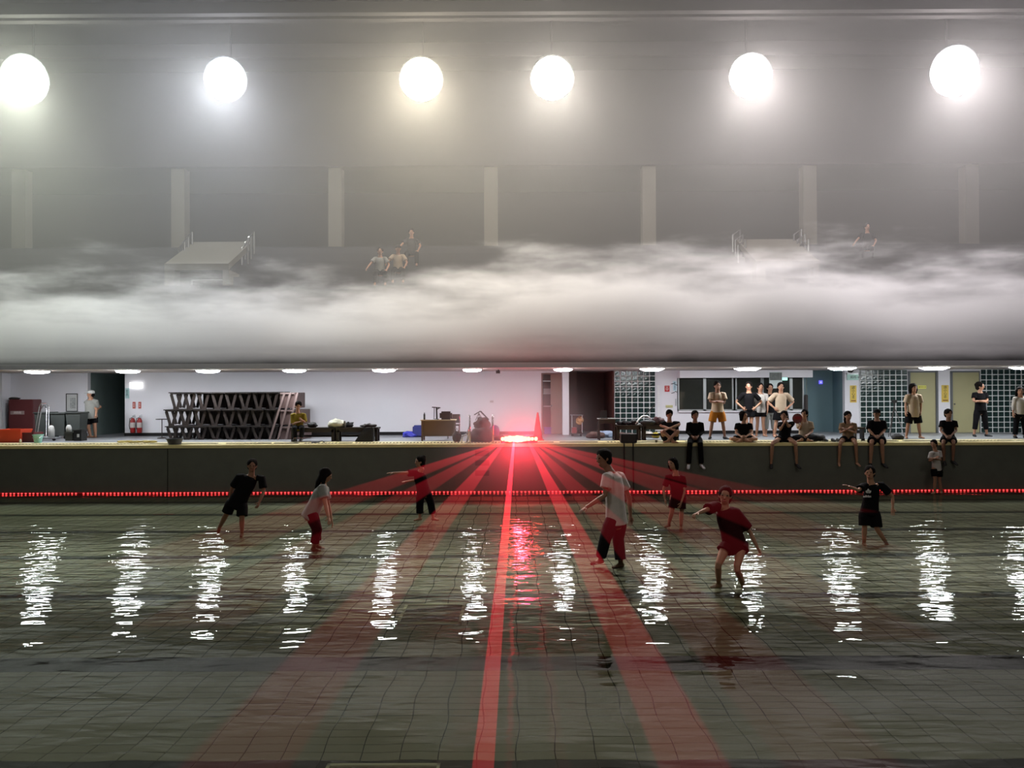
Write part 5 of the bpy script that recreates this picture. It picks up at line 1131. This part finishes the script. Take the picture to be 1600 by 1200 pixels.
b = BM(); box(b, X(1346, 24.3), X(1351, 24.3), 24.3, 24.36, DECK, DECK + .09); tag(obj('small_box', b, M_black, None, bevel=.01), 'small black box on the deck beside the sitter in the black cap', 'box')
b = BM(); box(b, X(1336, 25.3), X(1352, 25.3), 25.3, 25.7, DECK + .30, DECK + .36); [box(b, X(q, 25.3), X(q, 25.3) + .04, 25.35, 25.6, DECK, DECK + .3) for q in (1337, 1349)]
tag(obj('low_stool', b, M_char), 'low dark stool behind the sitter in the black cap', 'stool')
lump('bag', 'black bag on the deck left of the beige shirt person', 'bag', (X(1402, 25.0), 25.0, DECK + .09), (.18, .14, .1), M_bagk, seed=55, jag=.3)
t = thing('camera_tripod', 'black camera tripod in front of the glass blocks', 'tripod', (X(1397, 26.4), 26.4, DECK)); x = X(1397, 26.4); zc = zpx(632, 26.4)
for a in (90, 210, 330):
    b = BM(); tube(b, [(x + .3 * math.cos(R(a)), 26.4 + .3 * math.sin(R(a)), DECK + .01), (x, 26.4, zc - .1)], .013, 6); obj('leg', b, M_chrome if a == 330 else M_char, t)
b = BM(); tube(b, [(x, 26.4, zc - .3), (x, 26.4, zc)], .016, 8); obj('centre_column', b, M_char, t)
b = BM(); box(b, x - .06, x + .06, 26.32, 26.46, zc, zc + .1); lathe(b, (x, 26.3, zc + .05), [(.03, 0), (.03, .02)], 10); obj('camera_head', b, M_black, t)
t = thing('paddle_fan', 'round red and white hand fan held up behind the wide legged sitter', 'fan', P(1250, 664, 24.25)); c = P(1246, 654, 24.25)
b = BM(); rr_ = Matrix.Rotation(R(90), 3, 'X'); ell(b, c, (.15, .15, .008), 20, 6, rr_); obj('blade', b, mat('fan_grey_red', (120, 60, 60), scale=6, vary=.5), t)
b = BM(); ell(b, c + Vector((0, -.01, .02)), (.11, .05, .006), 16, 6, rr_); obj('printed_patch', b, mat('fan_red', (150, 40, 44)), t)
b = BM(); bar(b, c + Vector((.05, 0, -.13)), P(1253, 664, 24.22), .03, .012); obj('handle', b, M_white, t)
# dark curtain strip at the teal corridor
b = BM(); box(b, X(1257, YW - .1), X(1262, YW - .1), YW - .14, YW - .05, DECK + .35, DECK + 1.35); tag(obj('umbrella', b, M_char, None, bevel=.02), 'dark rolled umbrella hanging at the corner of the teal wall', 'umbrella')

# drain plates on the pool floor
for (a, c, y0, y1, lb) in ((627, 724, 10.70, 11.70, 'rectangular brown drain plate with pale edge on the pool floor left of the central beam'), (510, 686, 6.0, 6.68, 'drain plate with pale cream edge on the pool floor at the bottom of the picture')):
    ym = (y0 + y1) / 2; xa, xc = X(a, ym + .1), X(c, ym + .1)
    if y1 < 8: xa, xc = X(510, 6.66), X(686, 6.66)
    t = thing('drain_cover', lb, 'drain cover', ((xa + xc) / 2, ym, FZ), 'drain covers'); e = .06 if y1 > 8 else .035
    b = BM(); box(b, xa, xc, y0, y1, FZ + .004, FZ + .02); obj('plate', b, mat('drain_plate_brown', (100, 88, 66), .6, scale=3), t)
    b = BM()
    for q in ((xa, xc, y0, y0 + e), (xa, xc, y1 - e, y1), (xa, xa + e * .7, y0, y1), (xc - e * .7, xc, y0, y1)): box(b, *q, FZ + .02, FZ + .03)
    obj('rim', b, mat('drain_rim_pale', (190, 182, 150) if y1 > 8 else (214, 204, 160), .5), t)
